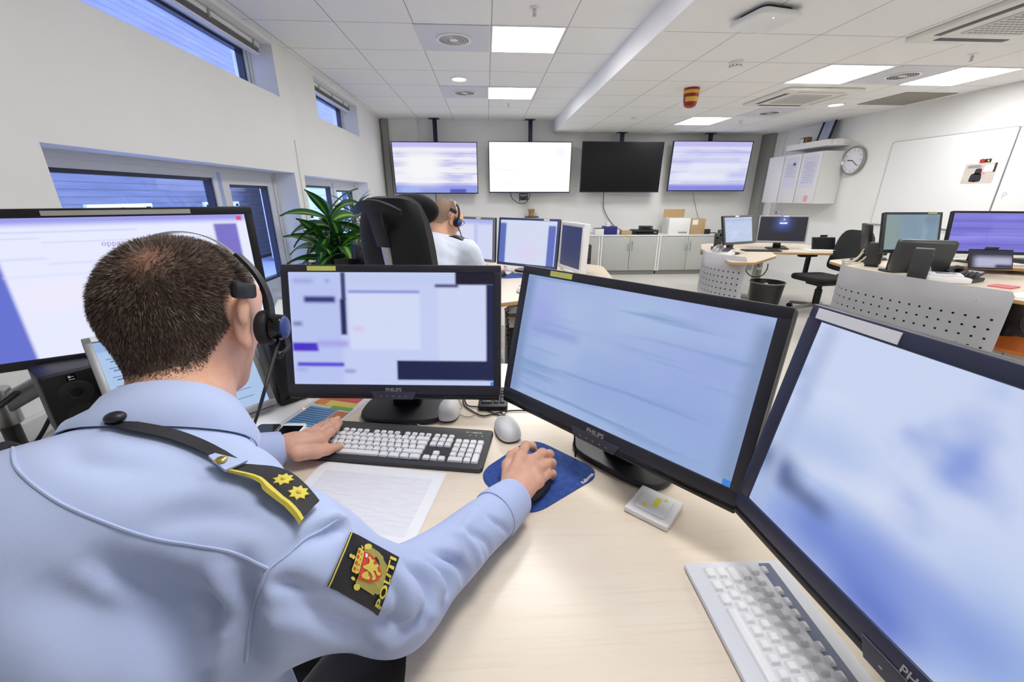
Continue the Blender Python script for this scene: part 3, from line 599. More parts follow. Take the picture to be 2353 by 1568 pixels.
# laminated chart
r=thing('laminated_chart','laminated coloured chart sheet between the loudspeaker and the central monitor','chart',(-.482,1.106,DZ),R(-18))
rows=[[Vector((x,y,.001)) for x in (-.075,.075)] for y in (-.115,.115)]
g=G(); g.box((0,0,.0007),(.165,.245,.0010)); g.build('sheet',mat('laminate_white',(232,234,244),.25,coat=.5),r)
def patch(x0,x1,y0,y1,c,nm,z=.0014):
    g=G(); g.box(((x0+x1)/2,(y0+y1)/2,z),(x1-x0,y1-y0,.0003)); g.build('colour_field',mat(nm,c,.35,var=.12,vscale=90),r)
patch(-.070,.062,.060,.112,(205,80,70),'chart_red'); patch(-.060,.066,.022,.058,(226,206,90),'chart_yellow'); patch(-.0,.07,.012,.030,(120,176,80),'chart_green',.0017); patch(-.066,.030,-.098,.014,(120,168,212),'chart_blue'); patch(.032,.072,-.108,.005,(206,122,70),'chart_orange'); patch(-.07,-.03,.030,.060,(214,130,70),'chart_amber',.0017)
for i in range(9): patch(-.062,.026,-.092+i*.0115,-.0885+i*.0115,(70,110,170),'chart_line',.0019)
g=G(); g.box((-.482-.10,1.04,DZ+.0005),(.20,.29,.0008),rot=R(-22)); o=g.build('paper_sheet',M_paper); tag(o,'white sheet under the laminated chart beside the two phones','paper')
r=thing('glass_slab','thin clear plastic card lying right of the white phone','plastic card',(-.475,.955,DZ),R(-5))
g=G(); g.box((0,0,.0011),(.075,.115,.0016),bev=.0006); g.build('card',mat('clear_card',(232,226,214),.15,coat=.6),r)
# white switch plate with yellow notes
sp=(.327,.652)
r=thing('desk_switch','white double switch plate with yellow markings on the desk','switch',(sp[0],sp[1],DZ),R(46-90))
g=G(); g.box((0,0,.006),(.088,.088,.012),bev=.003,seg=3); g.build('back_box',M_white,r); g=G(); g.box((0,0,.0135),(.060,.060,.005),bev=.0015); g.build('rocker',M_white,r)
for (x,y,w,d) in ((.004,.004,.010,.030),(-.014,-.016,.008,.008),(.016,.022,.006,.008)): g=G(); g.box((x,y,.0163),(w,d,.0006)); g.build('yellow_mark',mat('yellow_marker',(236,236,70),.6),r)
# usb stick and lead hanging from the angled monitor
def cord(label,pts,rad,m,name='cable',cat='cable',n=8):
    g=G(); g.tube(pts,rad,n); o=g.build(name,m); tag(o,label,cat); return o
D=DZ+.0035
def dsk(*uv): return [at(u,v,z=D) for u,v in uv]
cord('white mouse cable looping from the central monitor foot to the black keyboard',dsk((1015,905),(985,912),(953,918),(945,935),(948,962),(962,977),(985,982)),.0019,M_cablew)
cord('black cable curling on the desk between the two white mice',dsk((1064,905),(1066,930),(1085,945),(1110,956),(1140,950),(1175,944),(1230,946),(1300,962)),.0020,M_cable)
cord('second black cable crossing behind the plain white mouse',dsk((1066,912),(1075,932),(1105,936),(1130,948),(1152,955),(1148,935),(1152,922),(1170,916)),.0018,M_cable)
cord('thin grey cable loop beside the lettered white mouse',dsk((1054,915),(1062,935),(1055,940),(1040,945),(1070,958),(1090,955)),.0012,M_silver)
cord('short black lead with a plug hanging at the foot of the angled monitor',[at(1322,992,z=.86),at(1320,1015,z=.83),at(1323,1035,z=.805),at(1322,1050,z=.786)],.0022,M_cable)
cord('black power cable running down to the left wall behind the officer',[at(128,935,y=1.25),at(100,990,y=1.22),at(70,1040,y=1.2),at(60,1080,y=1.2)],.006,M_cable)
g=G(); g.box((XL+.02,3.2,.53),(.04,9,.075),bev=.004); struct('trim_7',g,mat('trunking_white',(222,222,224),.5))
# plastic letter trays and white box behind the officer, far left of the near desk
r=thing('letter_tray','clear plastic letter trays with papers left of the central monitor','letter tray',(-.81,1.80,DZ-.02),R(20))
M_clear=mat('clear_plastic',(196,202,212),.15,alpha=.45)
for i in range(3):
    g=G(); z=.01+i*.075
    g.box((0,0,z),(.25,.33,.003)); g.box((-.124,0,z+.03),(.003,.33,.06)); g.box((.124,0,z+.03),(.003,.33,.06)); g.box((0,.165,z+.03),(.25,.003,.06)); g.build('tray',M_clear,r)
for i,(m_,) in enumerate(((M_paper,),(M_paper,))):
    g=G(); g.box((0,0,.085+i*.075),(.22,.30,.022),bev=.002); g.build('paper_stack',m_,r)
g=G(); g.box((.06,-.13,.1),(.07,.02,.018),rot=.4); g.build('red_slip',M_red,r)
g=G(); g.box((-.81,1.80,DZ-.04),(.5,.5,.03),rot=R(20)); g.box((-.81,1.80,.37),(.42,.42,.71),rot=R(20)); o=g.build('side_cabinet',mat('side_cabinet_grey',(186,188,192),.5)); tag(o,'grey side cabinet under the clear letter trays','cabinet')
# ================================================================ office chairs
def chair(label,x,y,rz,back_h=.62,back_w=.46,seat_z=.47,top=1.0,tilt=8,wing=False,arms=False,head=False,loc_z=0):
    r=thing('office_chair',label,'office chair',(x,y,loc_z),rz)
    g=G(); g.prism([(p[0],p[1]) for p in rpoly([(-.24,-.22),(.24,-.22),(.25,.24),(-.25,.24)],.09,8)],seat_z-.07,seat_z,bev=.03,seg=4); g.build('seat',M_fabric,r)
    b=bmesh.new(); bmesh.ops.create_cube(b,size=1); bmesh.ops.subdivide_edges(b,edges=b.edges,cuts=9,use_grid_fill=True)
    for v in b.verts:
        X,Y,Z=v.co*2; tw=1-.16*max(0,Z)**3-.06*max(0,-Z)**2; sx=X*back_w/2*tw*(1-.10*abs(Z)**6); sz=Z*back_h/2*(1-.10*abs(X)**5); sy=Y*.045*(1-.5*abs(X)**4)*(1-.45*abs(Z)**6)+.03*X*X-.02*(1-Z*Z)
        v.co=Vector((sx,sy,sz))
    g=G(); g.add(b); M=Matrix.Translation((0,-.25-math.sin(R(tilt))*back_h*.5,top-back_h/2*math.cos(R(tilt))))@Matrix.Rotation(R(tilt),4,'X'); g.bm.transform(M); o=g.build('backrest',M_fabric,r,ang=60)
    g=G(); wbar(g,M@Vector((0,-.055,-back_h*.5)),M@Vector((0,-.055,back_h*.36)),.055,.02); wbar(g,(0,-.05,seat_z-.09),M@Vector((0,-.06,-back_h*.5)),.06,.03); g.build('back_spine',M_steel if wing else M_black,r)
    if wing:
        g=G(); rows=[]
        for i in range(9):
            t=-1+i/4; rows.append([M@Vector((t*.13*1.0,-.085+.03*t*t-.0*q,back_h*.475-.035*t*t+(q-.5)*.05*(1-.55*t*t))) for q in (0,.35,.7,1)])
        g.strip(rows,.022); g.build('top_handle',M_black,r); g=G(); wbar(g,M@Vector((0,-.085,back_h*.45)),M@Vector((0,-.065,back_h*.22)),.075,.025); g.build('handle_stem',M_black,r)
    if head:
        g=G(); g.sph(M@Vector((0.05,.11,back_h*.40)),(.15,.05,.075),rot=(R(tilt),0,0)); g.build('headrest',M_fabric,r)
    if arms:
        for s in (-1,1):
            g=G(); g.box((s*.28,.0,seat_z+.2),(.07,.24,.03),bev=.012); wbar(g,(s*.28,-.02,seat_z-.06),(s*.28,-.02,seat_z+.19),.04,.05); wbar(g,(s*.1,0,seat_z-.08),(s*.28,-.02,seat_z-.06),.05,.025); g.build('armrest',M_black,r)
    g=G(); g.cyl((0,0,.08),(0,0,seat_z-.06),.028,n=18); g.cyl((0,0,.12),(0,0,.30),.04,n=18); g.box((0,0,seat_z-.09),(.2,.24,.05),bev=.015); g.build('gas_column',M_black,r)
    for i in range(5):
        t=2*PI*i/5+.3; g=G(); wbar(g,(0,0,.11),(.30*math.cos(t),.30*math.sin(t),.075),.05,.035); lg=g.build('base_leg',M_silver,r)
        g=G(); c=Vector((.30*math.cos(t),.30*math.sin(t),.03)); g.cyl(c+Vector((-.02*math.sin(t),.02*math.cos(t),0)),c-Vector((-.02*math.sin(t),.02*math.cos(t),0)),.03,n=16); g.cyl(c,c+Vector((0,0,.045)),.01,n=10); g.build('caster',M_black,lg)
    return r
p=at(1878,637,z=.45); chair('black office chair with armrests pulled up at the far right desk',p.x+.06,p.y,R(95),back_h=.50,back_w=.44,top=.99,tilt=16,arms=True)
a=at(-150,1085,z=.84); b=at(78,1003,z=.84); c=(a+b)/2; rz=math.atan2(b.y-a.y,b.x-a.x); W=(b-a).length
chair('black chair whose back edge shows left of the officer\'s shoulder',c.x-.25*math.sin(rz),c.y+.25*math.cos(rz),rz,back_h=.40,back_w=W,top=.842,seat_z=.44,tilt=0)
# ================================================================ middle workstation
desktop('corner_desk','birch desk of the second officer with three monitors in the middle of the room',[(.05,2.36),(.36,2.50),(.95,2.95),(1.05,3.7),(.5,4.2),(-.7,4.2),(-1.08,3.6),(-1.1,3.2),(-.7,3.02),(-.25,2.97),(-.04,2.72)],.78,[.05,.1,.1,.1,.1,.1,.15,.1,.1,.15,.12],legs=[(.65,3.3,R(40),.6),(-.9,3.6,0,.6)],trays=[(-.9,3.7,.6,3.5)])
def sc_A(w,h): return screen('screen_mid_white',w,h,(214,220,248),[(-.02,.7,0,1,(222,224,250),.05),(0,1,.9,1.02,(170,178,236),.05),(.62,.7,0,.9,(196,204,244),.02),(.45,.5,.46,.5,(160,170,226),.02)],1.0)
def sc_B(w,h): return screen('screen_mid_page',w,h,(214,224,246),[(-.02,.115,-.02,.93,(98,116,190),.02),(.86,.985,-.02,.90,(102,116,194),.015),(.13,.84,.0,.97,(216,224,247),.04),(.3,.7,.1,.5,(222,218,246),.1)],1.0)
def sc_C(w,h): return screen('screen_dark_blue',w,h,(58,66,110),[(.1,.9,.1,.9,(52,60,104),.1)],.8)
monitor('monitor','grey framed monitor right behind the second officer\'s head',(-.152,3.68,1.03),-38,3,.567,.366,sc_A,.78,bz=.02,bb=.025,mb=mat('bezel_grey',(128,128,134),.4),tape=(.70,.05,.012,M_paper))
monitor('monitor','blue grey framed monitor with a white page between two blue bands on the middle desk',(.33,3.40,1.02),-37,7,.567,.385,sc_B,.78,bz=.018,bb=.022,mb=mat('bezel_blue',(70,78,120),.35),tape=(.80,.05,.012,M_paper))
monitor('monitor','white framed monitor turned aside with a dark blue screen on the middle desk',(.70,3.41,.985),-73.8,2.5,.41,.386,sc_C,.78,bz=.03,bb=.03,mb=M_white,depth=.07)
r=thing('mouse_pad','blue mouse pad on the middle desk before the second officer','mouse pad',(.185,3.24,.78),R(10)); g=G(); g.prism(rrect(.22,.19,.05),0,.003); g.build('cloth_top',MATS['mouse_pad_blue'],r)
mouse('small dark mouse under the second officer\'s hand',.115,3.25,.1,m=M_black,z=.783)
r=thing('keyboard','grey keyboard partly hidden in front of the middle monitors','keyboard',(-.0,3.38,.78),R(-20)); g=G(); g.prism(rrect(.42,.15,.008),0,.014,bev=.003); g.build('case',M_silver,r); g=G()
for (x,y,w,d) in layout(.0178,.003,.011): key(g,x-.2,y-.058,w,d,.016,.006,.004)
g.build('keycaps',M_whitek,r)
mouse('white mouse with a red side lying behind the blue pad on the middle desk',.17,3.44,R(40),z=.78)
mouse('white mouse at the right front edge of the middle desk',.225,2.64,R(20),z=.78)
# tower under the middle desk
r=thing('computer_tower','black computer tower under the middle desk with a white sheet on top','computer',(.235,2.76,0)); g=G(); g.box((0,0,.285),(.22,.48,.57),bev=.006); g.build('case',M_black,r); g=G()
for i in range(9): g.box((-.11+.012*0-.0005,-.18+i*.02,.35),(.003,.008,.3))
g.build('vent_slots',M_gloss,r)
g=G(); g.box((.235,2.66,.5735),(.20,.24,.002)); o=g.build('paper_sheet',M_paper); tag(o,'white sheet lying on the black computer tower','paper')
r=thing('power_strip','white power strip with plugs under the middle desk','power strip',(.075,2.52,.44)); g=G(); g.box((0,0,0),(.05,.03,.30),bev=.006); g.build('body',M_white,r)
for i in range(3): g=G(); g.box((0,-.03,-.09+i*.08),(.035,.035,.04),bev=.005); g.build('plug',M_white if i else M_silver,r)
g=G(); g.box((-.22,3.04,.55),(.36,.02,.38),rot=R(-6)); o=g.build('modesty_panel',mat('dark_panel',(34,34,38),.6)); tag(o,'dark panel hanging under the front of the middle desk','panel')
cord('coiled dark cord hanging from the front edge of the middle desk',[(.12+.01*math.cos(i*1.3),2.42+.01*math.sin(i*1.3),.72-.006*i) for i in range(40)],.0025,M_cable,'coiled_cord','cord',6)
r=thing('desk_bracket','grey metal bracket under the front edge of the middle desk','bracket',(.17,2.46,.72)); g=G(); g.box((0,0,0),(.10,.05,.05),bev=.008); g.build('plate',M_silver,r); g=G(); g.cyl((-.06,-.02,.0),(-.05,0,.0),.012,n=12); g.build('screw_knob',M_steel,r)
# black box by the cabinets
p=at(1349,563,y=6.85); r=thing('equipment_box','tall black box standing on the floor before the grey cabinets','equipment box',(p.x,6.95,0)); g=G(); g.box((0,0,p.z/2),(.15,.24,p.z),bev=.006); g.build('case',M_dk,r); g=G(); g.box((0,-.121,p.z*.62),(.15,.006,.01)); g.build('seam',M_gloss,r)
# small things left of the tall chair
p=at(836,606,y=3.35); speaker('small dark loudspeaker beside the leafy plant on the middle desk',p.x,p.y,30,z=.78,w=.11,h=at(836,560,y=3.4).z-.78)
r=thing('laptop','closed dark tablet lid standing below the leafy plant','laptop',(at(810,604,y=3.2).x,3.2,.78),R(8)); g=G(); zt=at(810,596,y=3.2).z-.78; g.box((0,.05,zt/2),(.28,.012,zt),bev=.004); g.build('lid',M_gloss,r); g=G(); g.box((0,-.05,.008),(.28,.2,.016),bev=.004); g.build('body',M_dk,r)
# ---------------------------------------------------------------- plants
k=NT('dracaena_leaf'); x,y,z=k.xyz('UV'); d=k.math('ABSOLUTE',k.math('SUBTRACT',x,.5)); n=k.noise(k.tc.outputs['Object'],9,3); st=k.step(k.math('ADD',d,k.math('MULTIPLY',n,.08)),.22,.06)
k.put(k.b.inputs['Base Color'],k.mix(st,lin((28,92,40)),lin((150,190,70)))); k.b.inputs['Roughness'].default_value=.32; k.b.inputs['Specular IOR Level'].default_value=.5; M_leaf=k.m
k=NT('narrow_leaf'); x,y,z=k.xyz('UV'); d=k.math('ABSOLUTE',k.math('SUBTRACT',x,.5)); st=k.step(d,.30,.42); k.put(k.b.inputs['Base Color'],k.mix(st,lin((40,86,62)),lin((150,180,130)))); k.b.inputs['Roughness'].default_value=.35; M_leaf2=k.m
def leaves(name,m,spots,parent):
    """arching leaves: each (base, heading, start pitch, length, width, droop)"""
    b=bmesh.new(); uv=b.loops.layers.uv.new('UVMap')
    for (p,hd,pt,L,W,dr) in spots:
        n=9; q=Vector(p); V=[]; a=pt; side=Vector((-math.sin(hd),math.cos(hd),0)); tw=random.uniform(-.9,.9)
        for i in range(n+1):
            t=i/n; wd=W*(math.sin(PI*min(1,t*.92+.06))**.75)*(1 if t<1 else .0)*(1-t**6); nrm=Vector((-math.sin(a)*math.cos(hd),-math.sin(a)*math.sin(hd),math.cos(a))); s=side*math.cos(tw)+nrm*math.sin(tw)
            V.append([b.verts.new(q+s*wd/2*e+nrm*(.10*W*abs(e))) for e in (-1,0,1)])
            dirv=Vector((math.cos(a)*math.cos(hd),math.cos(a)*math.sin(hd),math.sin(a))); q=q+dirv*L/n; a-=dr/n
        for i in range(n):
            for e in (0,1):
                f=b.faces.new((V[i][e],V[i][e+1],V[i+1][e+1],V[i+1][e])); 
                for l,(uu,vv) in zip(f.loops,((e/2,i/n),((e+1)/2,i/n),((e+1)/2,(i+1)/n),(e/2,(i+1)/n))): l[uv].uv=(uu,vv)
    me=bpy.data.meshes.new(name); b.to_mesh(me); b.free(); me.materials.append(m); me.polygons.foreach_set('use_smooth',[True]*len(me.polygons)); return link(name,me,parent)
random.seed(11)
def plant(label,x,y,canes,m,leafL,leafW,nl,pot_r=.17,pot_h=.3):
    r=thing('potted_plant',label,'plant',(x,y,0)); g=G(); g.lathe([(0,0),(pot_r*.8,0),(pot_r*.85,.02),(pot_r,pot_h),(pot_r*.93,pot_h),(pot_r*.9,pot_h-.04),(0,pot_h-.04)],32); g.build('pot',M_white,r)
    g=G(); g.cyl((0,0,pot_h-.06),(0,0,pot_h-.03),pot_r*.89,n=28); g.build('soil',mat('soil',(60,46,38),.95,var=.3,vscale=60),r)
    for (bx,by,tx,ty,tz) in canes:
        g=G(); g.tube([(bx,by,pot_h-.05),((bx+tx)/2,(by+ty)/2+.01,(pot_h+tz)/2),(tx,ty,tz)],lambda t:.017-.006*t,8); g.build('cane',mat('cane_bark',(120,104,84),.8,var=.25,vscale=50),r)
        sp=[]
        for i in range(nl):
            f=i/nl; hd=i*2.399963+random.uniform(-.3,.3); zz=tz-.24*(1-f)*1.0+random.uniform(-.02,.02); pt=-.35+1.55*f**1.3+random.uniform(-.15,.15)
            sp.append(((tx+.012*math.cos(hd),ty+.012*math.sin(hd),zz),hd,pt,leafL*(1-.25*f)*random.uniform(.85,1.12),leafW*random.uniform(.8,1.1),1.5*(1-.55*f)+random.uniform(-.1,.3)))
        leaves('foliage',m,sp,r)
plant('broad leaved green and yellow striped plant by the window',at(757,520,y=3.95).x,3.95,[(0,0,.0,0,1.24),(-.04,.03,-.07,-.03,1.0),(.05,-.02,.09,-.04,1.02),(.0,-.05,.0,-.10,.86)],M_leaf,.46,.12,17)
plant('thin leaved plant behind the broad leaved plant near the second window',at(815,520,y=4.75).x,4.75,[(0,0,.02,.0,1.27),(.04,.02,.10,.02,1.08),(-.05,.0,-.06,-.02,1.02)],M_leaf2,.36,.03,30)
# ================================================================ back wall
def bands(name,seed,base,extra=()):
    random.seed(seed)
    return lambda w,h: screen(name,w,h,base,[(-.02,1.02,.90,1.02,(196,190,244),.02)]+[(random.uniform(-.1,.3),random.uniform(.7,1.1),v,v+random.uniform(.03,.06),(178,178,240),.05) for v in (.12,.30,.58,.76)]+[(-.02,1.02,v,v+.006,(150,152,224),.002) for v in (.19,.395,.59,.785)]+list(extra),1.0,noise=[((1.6,1,14),.5,.75,(196,200,246),(seed,0,0))])
def tv(label,x,z,scr,pole_top,y=7.80,tilt=-3,hub=None):
    r=thing('wall_television',label,'television',(x,y,0)); w,h=1.455,.835
    g=G(); g.box((0,.03,0),(w,.04,h),bev=.006); g.box((0,.06,-.05),(w*.6,.05,h*.6),bev=.015); o=g.build('housing',M_gloss,r); o.location=(0,0,z); o.rotation_euler=(R(-tilt),0,0)
    g=G()
    for (cx,cz,sx,sz) in ((0,h/2-.006,w,.012),(0,-h/2+.009,w,.018),(w/2-.006,0,.012,h),(-w/2+.006,0,.012,h)): g.box((cx,.008,cz),(sx,.012,sz))
    o=g.build('bezel',mat('tv_bezel_blue_black',(30,26,64),.25),r); o.location=(0,0,z); o.rotation_euler=(R(-tilt),0,0)
    s=G(); s.box((0,0,0),(w-.022,.006,h-.026)); o=s.build('screen',scr(w-.022,h-.026),r,smooth=False); o.location=Vector((0,0,z))+Euler((R(-tilt),0,0)).to_matrix()@Vector((0,.009,.002)); o.rotation_euler=(R(-tilt),0,0)
    g=G(); g.box((0,.14,(z+pole_top)/2),(.05,.04,pole_top-z)); g.box((.035,.14,(z+pole_top)/2),(.02,.02,pole_top-z)); g.box((0,.14,pole_top-.004),(.18,.12,.008)); g.box((0,.10,z),(.3,.06,.3)); g.build('ceiling_pole',mat('pole_navy',(34,38,60),.4,.5),r)
    return r
tv('leftmost wall television showing white and lilac bands',-.86,1.835,bands('screen_bands_one',3,(244,244,252),[(-.02,1.02,-.02,.17,(150,160,236),.03),(.66,.86,.0,.08,(84,88,190),.02),(.12,.55,.2,.82,(252,252,254),.12),(.05,.3,.02,.1,(170,196,246),.05)]),ZH)
tv('bright white wall television second from the left',.79,1.85,lambda w,h: screen('screen_white',w,h,(255,255,255),[(.12,.33,.445,.45,(205,205,215),.004),(.18,.3,.20,.205,(215,215,222),.004),(.03,.04,.57,.585,(190,190,205),.003),(.5,.52,.62,.63,(225,225,232),.004),(.8,.95,.7,.9,(246,247,254),.05)],1.08),ZH)
tv('switched off black wall television, third from the left',2.43,1.86,lambda w,h: screen('screen_off',w,h,(2,2,3),[(.1,.5,.3,.7,(5,5,6),.1)],.5),ZL)
tv('rightmost wall television showing lilac bands under the low ceiling',4.05,1.88,bands('screen_bands_two',5,(224,226,250),[(-.02,1.02,-.02,.12,(134,140,226),.03),(.1,.75,.2,.4,(236,238,252),.08),(.25,.9,.42,.58,(232,236,252),.06)]),ZL)
wy=8.07
cord('thin cable dropping from the black television to the recorders',[at(1388,440,y=7.95),at(1386,470,y=wy),at(1392,492,y=wy),at(1412,520,y=wy),at(1446,538,y=7.85)],.006,M_cable)
cord('thin grey cable dropping from the rightmost television to the brown box',[at(1592,438,y=7.95),at(1595,460,y=wy),at(1602,490,y=wy),at(1606,503,y=8.0)],.005,M_silver)
cord('dark cable under the leftmost television beside the tall chair',[at(1001,445,y=7.95),at(1002,460,y=wy),at(999,474,y=wy),at(988,486,y=wy)],.006,M_cable)
cord('looped black cable beside the camera unit under the white television',[at(1173,444,y=7.9),at(1177,456,y=7.95),at(1192,467,y=7.95),at(1208,466,y=7.95),at(1217,452,y=7.95),at(1216,444,y=7.9)],.006,M_cable)
p=at(1203,455,y=7.9); r=thing('conference_camera','small dark camera unit hanging under the bright white television','camera',(p.x,p.y,p.z))
g=G(); g.box((0,0,0),(.13,.09,.08),bev=.012); g.build('body',M_dk,r); g=G(); g.cyl((0,-.06,-.005),(0,-.04,-.005),.03,n=20,bev=.004); g.build('lens',M_gloss,r)
g=G(); g.box((-.075,0,.0),(.01,.06,.13)); g.box((.075,0,0),(.01,.06,.13)); g.box((0,.03,.07),(.16,.03,.02)); g.build('bracket',M_black,r)
p=at(1222,498,y=7.98); r=thing('wall_shelf','tiny dark wall shelf above the middle monitors','shelf',(p.x,8.0,p.z)); g=G(); g.box((0,0,-.008),(.25,.2,.016),bev=.003); g.build('board',M_dk,r)
r=thing('wooden_ornament','brown wooden trophy with pale side handles on the tiny dark shelf','ornament',(p.x-.01,7.98,p.z)); g=G(); g.lathe([(0,0),(.055,0),(.06,.02),(.045,.035),(.05,.09),(.065,.105),(.065,.13),(.05,.135),(.0,.135)],24); g.build('body',mat('ornament_wood',(176,132,84),.5,var=.2,vscale=30),r)
for s in (-1,1): g=G(); g.tube([(s*.05,0,.03),(s*.09,0,.045),(s*.088,0,.085),(s*.05,0,.09)],.007,8); g.build('handle',M_white,r)
# grey cabinets
CF=7.45; CZ=.715
M_plinth=mat('plinth_grey',(150,152,150),.6)
def cabinet(label,x0,x1,notes):
    r=thing('storage_cabinet',label,'cabinet',((x0+x1)/2,(CF+YB)/2,0),0); w=x1-x0; dpt=YB-CF-.01; y=-dpt/2
    g=G(); g.box((0,0,.39),(w,dpt,.61)); g.box((-w/2+.018,y-.008,.385),(.036,.02,.62)); g.box((w/2-.018,y-.008,.385),(.036,.02,.62)); g.build('carcass',M_dwhite,r)
    g=G(); g.box((0,.02,.04),(w-.02,dpt-.04,.08)); g.build('plinth',M_plinth,r)
    for s in (-1,1):
        g=G(); dw=(w-.08)/2; g.box((s*(dw/2+.002),y-.012,.385),(dw-.004,.02,.60),bev=.003); d=g.build('door',M_grey,r)
        g=G(); g.tube([(s*.04,y-.022,.44),(s*.04,y-.048,.45),(s*.04,y-.048,.55),(s*.04,y-.022,.56)],.006,8,smooth=False); g.build('handle',M_silver,d)
        if s==1: g=G(); g.cyl((.04,y-.03,.60),(.04,y-.02,.60),.012,n=14); g.box((.04,y-.034,.575),(.012,.003,.05)); g.build('lock_key',M_steel,d)
        if notes: g=G(); g.box((s*.07-.04,y-.023,.672),(.06,.002,.018)); g.build('yellow_note',M_yellow,d)
    return r
cabinet('grey doored cabinet left end, mostly behind the white framed monitor',.98,2.045,False)
cabinet('grey doored cabinet in the middle under the recorders',2.055,3.12,True)
cabinet('grey doored cabinet at the right end under the cardboard boxes',3.13,4.2,True)
g=G(); g.box((2.59,(CF+YB)/2-.01,.705),(3.3,YB-CF+.01,.02),bev=.004); o=g.build('cabinet_worktop',M_dwhite); tag(o,'long white worktop over the row of grey cabinets','worktop')
def onT(u,y=7.72): return at(u,535,y=y).x
def bx(name,label,cat,u0,u1,vt,d,m,y=7.68,extra=None,bev=.004,z=CZ):
    x0,x1=onT(u0,y-d/2),onT(u1,y-d/2); zt=at((u0+u1)/2,vt,y=y-d/2).z; r=thing(name,label,cat,((x0+x1)/2,y,z)); w=x1-x0; h=max(.012,zt-z)
    g=G(); g.box((0,0,h/2),(w,d,h),bev=bev); g.build('body',m,r); 
    if extra: extra(r,w,d,h)
    return r
def ex_white(r,w,d,h): g=G(); g.box((0,0,h+.002),(w*1.0,d*1.0,.004)); g.build('lid',M_black,r)
bx('document_box','small white box with a black lid left of the blue box on the cabinets','box',1368,1388,526,.2,M_white,extra=ex_white)
def ex_blue(r,w,d,h): g=G(); g.cyl((-w*.2,-.02,h),(-w*.2,-.02,h+.07),.045,.04,18); g.build('paper_roll',M_paper,r); 
bx('storage_box','dark blue open box on the cabinets below the black television','box',1389,1418,521,.22,M_blue,extra=ex_blue)
bx('brown_packet','small brown packet lying before the recorders on the cabinets','packet',1429,1452,531,.14,M_card,y=7.60)
def ex_rec(r,w,d,h):
    g=G(); g.box((0,-d/2-.001,h*.5),(w*.9,.003,h*.3)); g.build('front_panel',M_gloss,r)
    g=G(); g.box((w*.36,-d/2-.002,h*.5),(w*.12,.003,h*.25)); g.build('display',M_silver,r)
bx('video_recorder','wide flat black recorder lying on the cabinets','recorder',1458,1513,529,.28,M_black,extra=ex_rec,y=7.66)
bx('network_box','small black network box standing on the flat recorder','recorder',1473,1499,520,.16,M_dk,extra=ex_rec,y=7.66,z=at(1485,529,y=7.52).z+.001)
def ex_cb(r,w,d,h):
    g=G(); g.box((0,d/2-.004,h+.075),(w,.006,.15)); g.build('flap',M_card,r); g=G(); g.box((0,0,h-.004),(w-.02,d-.02,.004)); g.build('inside',mat('box_inside',(120,96,68),.9),r); g=G(); g.box((w*.18,-d/2-.002,.035),(w*.4,.002,.03)); g.build('barcode',M_silver,r)
bx('cardboard_box','white cardboard box with an open brown flap on the cabinets','box',1535,1584,502,.3,mat('white_cardboard',(238,238,236),.8),extra=ex_cb,y=7.68)
def ex_cb2(r,w,d,h): g=G(); g.box((-w*.22,-d/2-.002,h*.78),(w*.38,.002,h*.32)); g.build('address_label',M_paper,r); g=G(); g.box((0,0,h+.001),(w*.12,d,.002)); g.build('tape',M_yellow,r)
bx('cardboard_box','brown closed cardboard box right of the white cardboard box','box',1585,1618,503,.26,M_card,extra=ex_cb2,y=7.68)
def ex_ad(r,w,d,h): g=G(); g.tube([(w/2,0,.02),(w/2+.08,-.02,.02),(w/2+.16,.03,.01)],.008,6); g.build('lead',M_cable,r)
bx('power_adapter','small black power adapter at the right end of the cabinets','power adapter',1617,1632,527,.08,M_black,extra=ex_ad,y=7.62)
# ================================================================ right wall
xw=XR-.002
def wallbox(y0,y1,z0,z1,d,label):
    r=thing('wall_cabinet',label,'cabinet',(xw-d/2,(y0+y1)/2,z0)); h=z1-z0; w=abs(y1-y0)
    g=G(); g.box((.005,0,h/2),(d-.02,w,h)); g.build('carcass',M_dwhite,r); g=G(); g.box((-d/2+.005,0,h/2),(.018,w-.006,h-.006),bev=.003); dr=g.build('door',mat('door_white',(226,226,230),.4),r)
    return r,dr,d,w,h
xf=XR-.36
def aty(u,v): return at(u,v,x=xf)
zt=2.0; zb=1.27
e=[aty(1750,466).y,aty(1784,466).y,aty(1822,466).y,aty(1866,467).y]
papers=[]
for i,lab in enumerate(('wall cabinet door nearest the corner column, bare white','middle white wall cabinet with a sheet and a green magnet','right white wall cabinet with two printed sheets')):
    r,dr,d,w,h=wallbox(e[i+1]+.004,e[i]-.004,zb,zt,.36,lab)
    if i:
        g=G(); g.box((-d/2-.005,0.0,h*.62),(.002,w*.72,h*.62)); pp=g.build('sheet',mat('pale_sheet',(214,216,236),.8),dr); g=G()
        for q in range(8 if i==1 else 12): g.box((-d/2-.0065,.0,h*(.80-.035*q)),(.001,w*(.42+.1*((q*7)%3)),h*.010))
        g.build('print_lines',mat('print_grey',(170,172,190),.8),pp)
        if i==1: g=G(); g.cyl((-d/2-.02,-w*.18,h*.80),(-d/2-.005,-w*.18,h*.80),.022,n=18); g.build('green_magnet',mat('magnet_green',(40,120,110),.4),dr)
        else: g=G(); g.box((-d/2-.005,-w*.12,h*.10),(.002,w*.2,h*.12)); g.build('red_seal',mat('pale_red_print',(226,170,170),.8),dr)
sy0,sy1=at(1810,346,x=xf+.05).y,at(1905,338,x=xf+.05).y
r=thing('wall_shelf','long white wall shelf above the white wall cabinets','shelf',(XR-.17,(sy0+sy1)/2,2.07)); g=G(); g.box((0,0,.04),(.34,sy0-sy1,.085),bev=.003); g.build('board',M_dwhite,r); g=G(); g.box((-.05,-(sy0-sy1)/2-.04,.04),(.12,.07,.08),bev=.005); g.build('end_box',M_white,r)
ZS=2.157
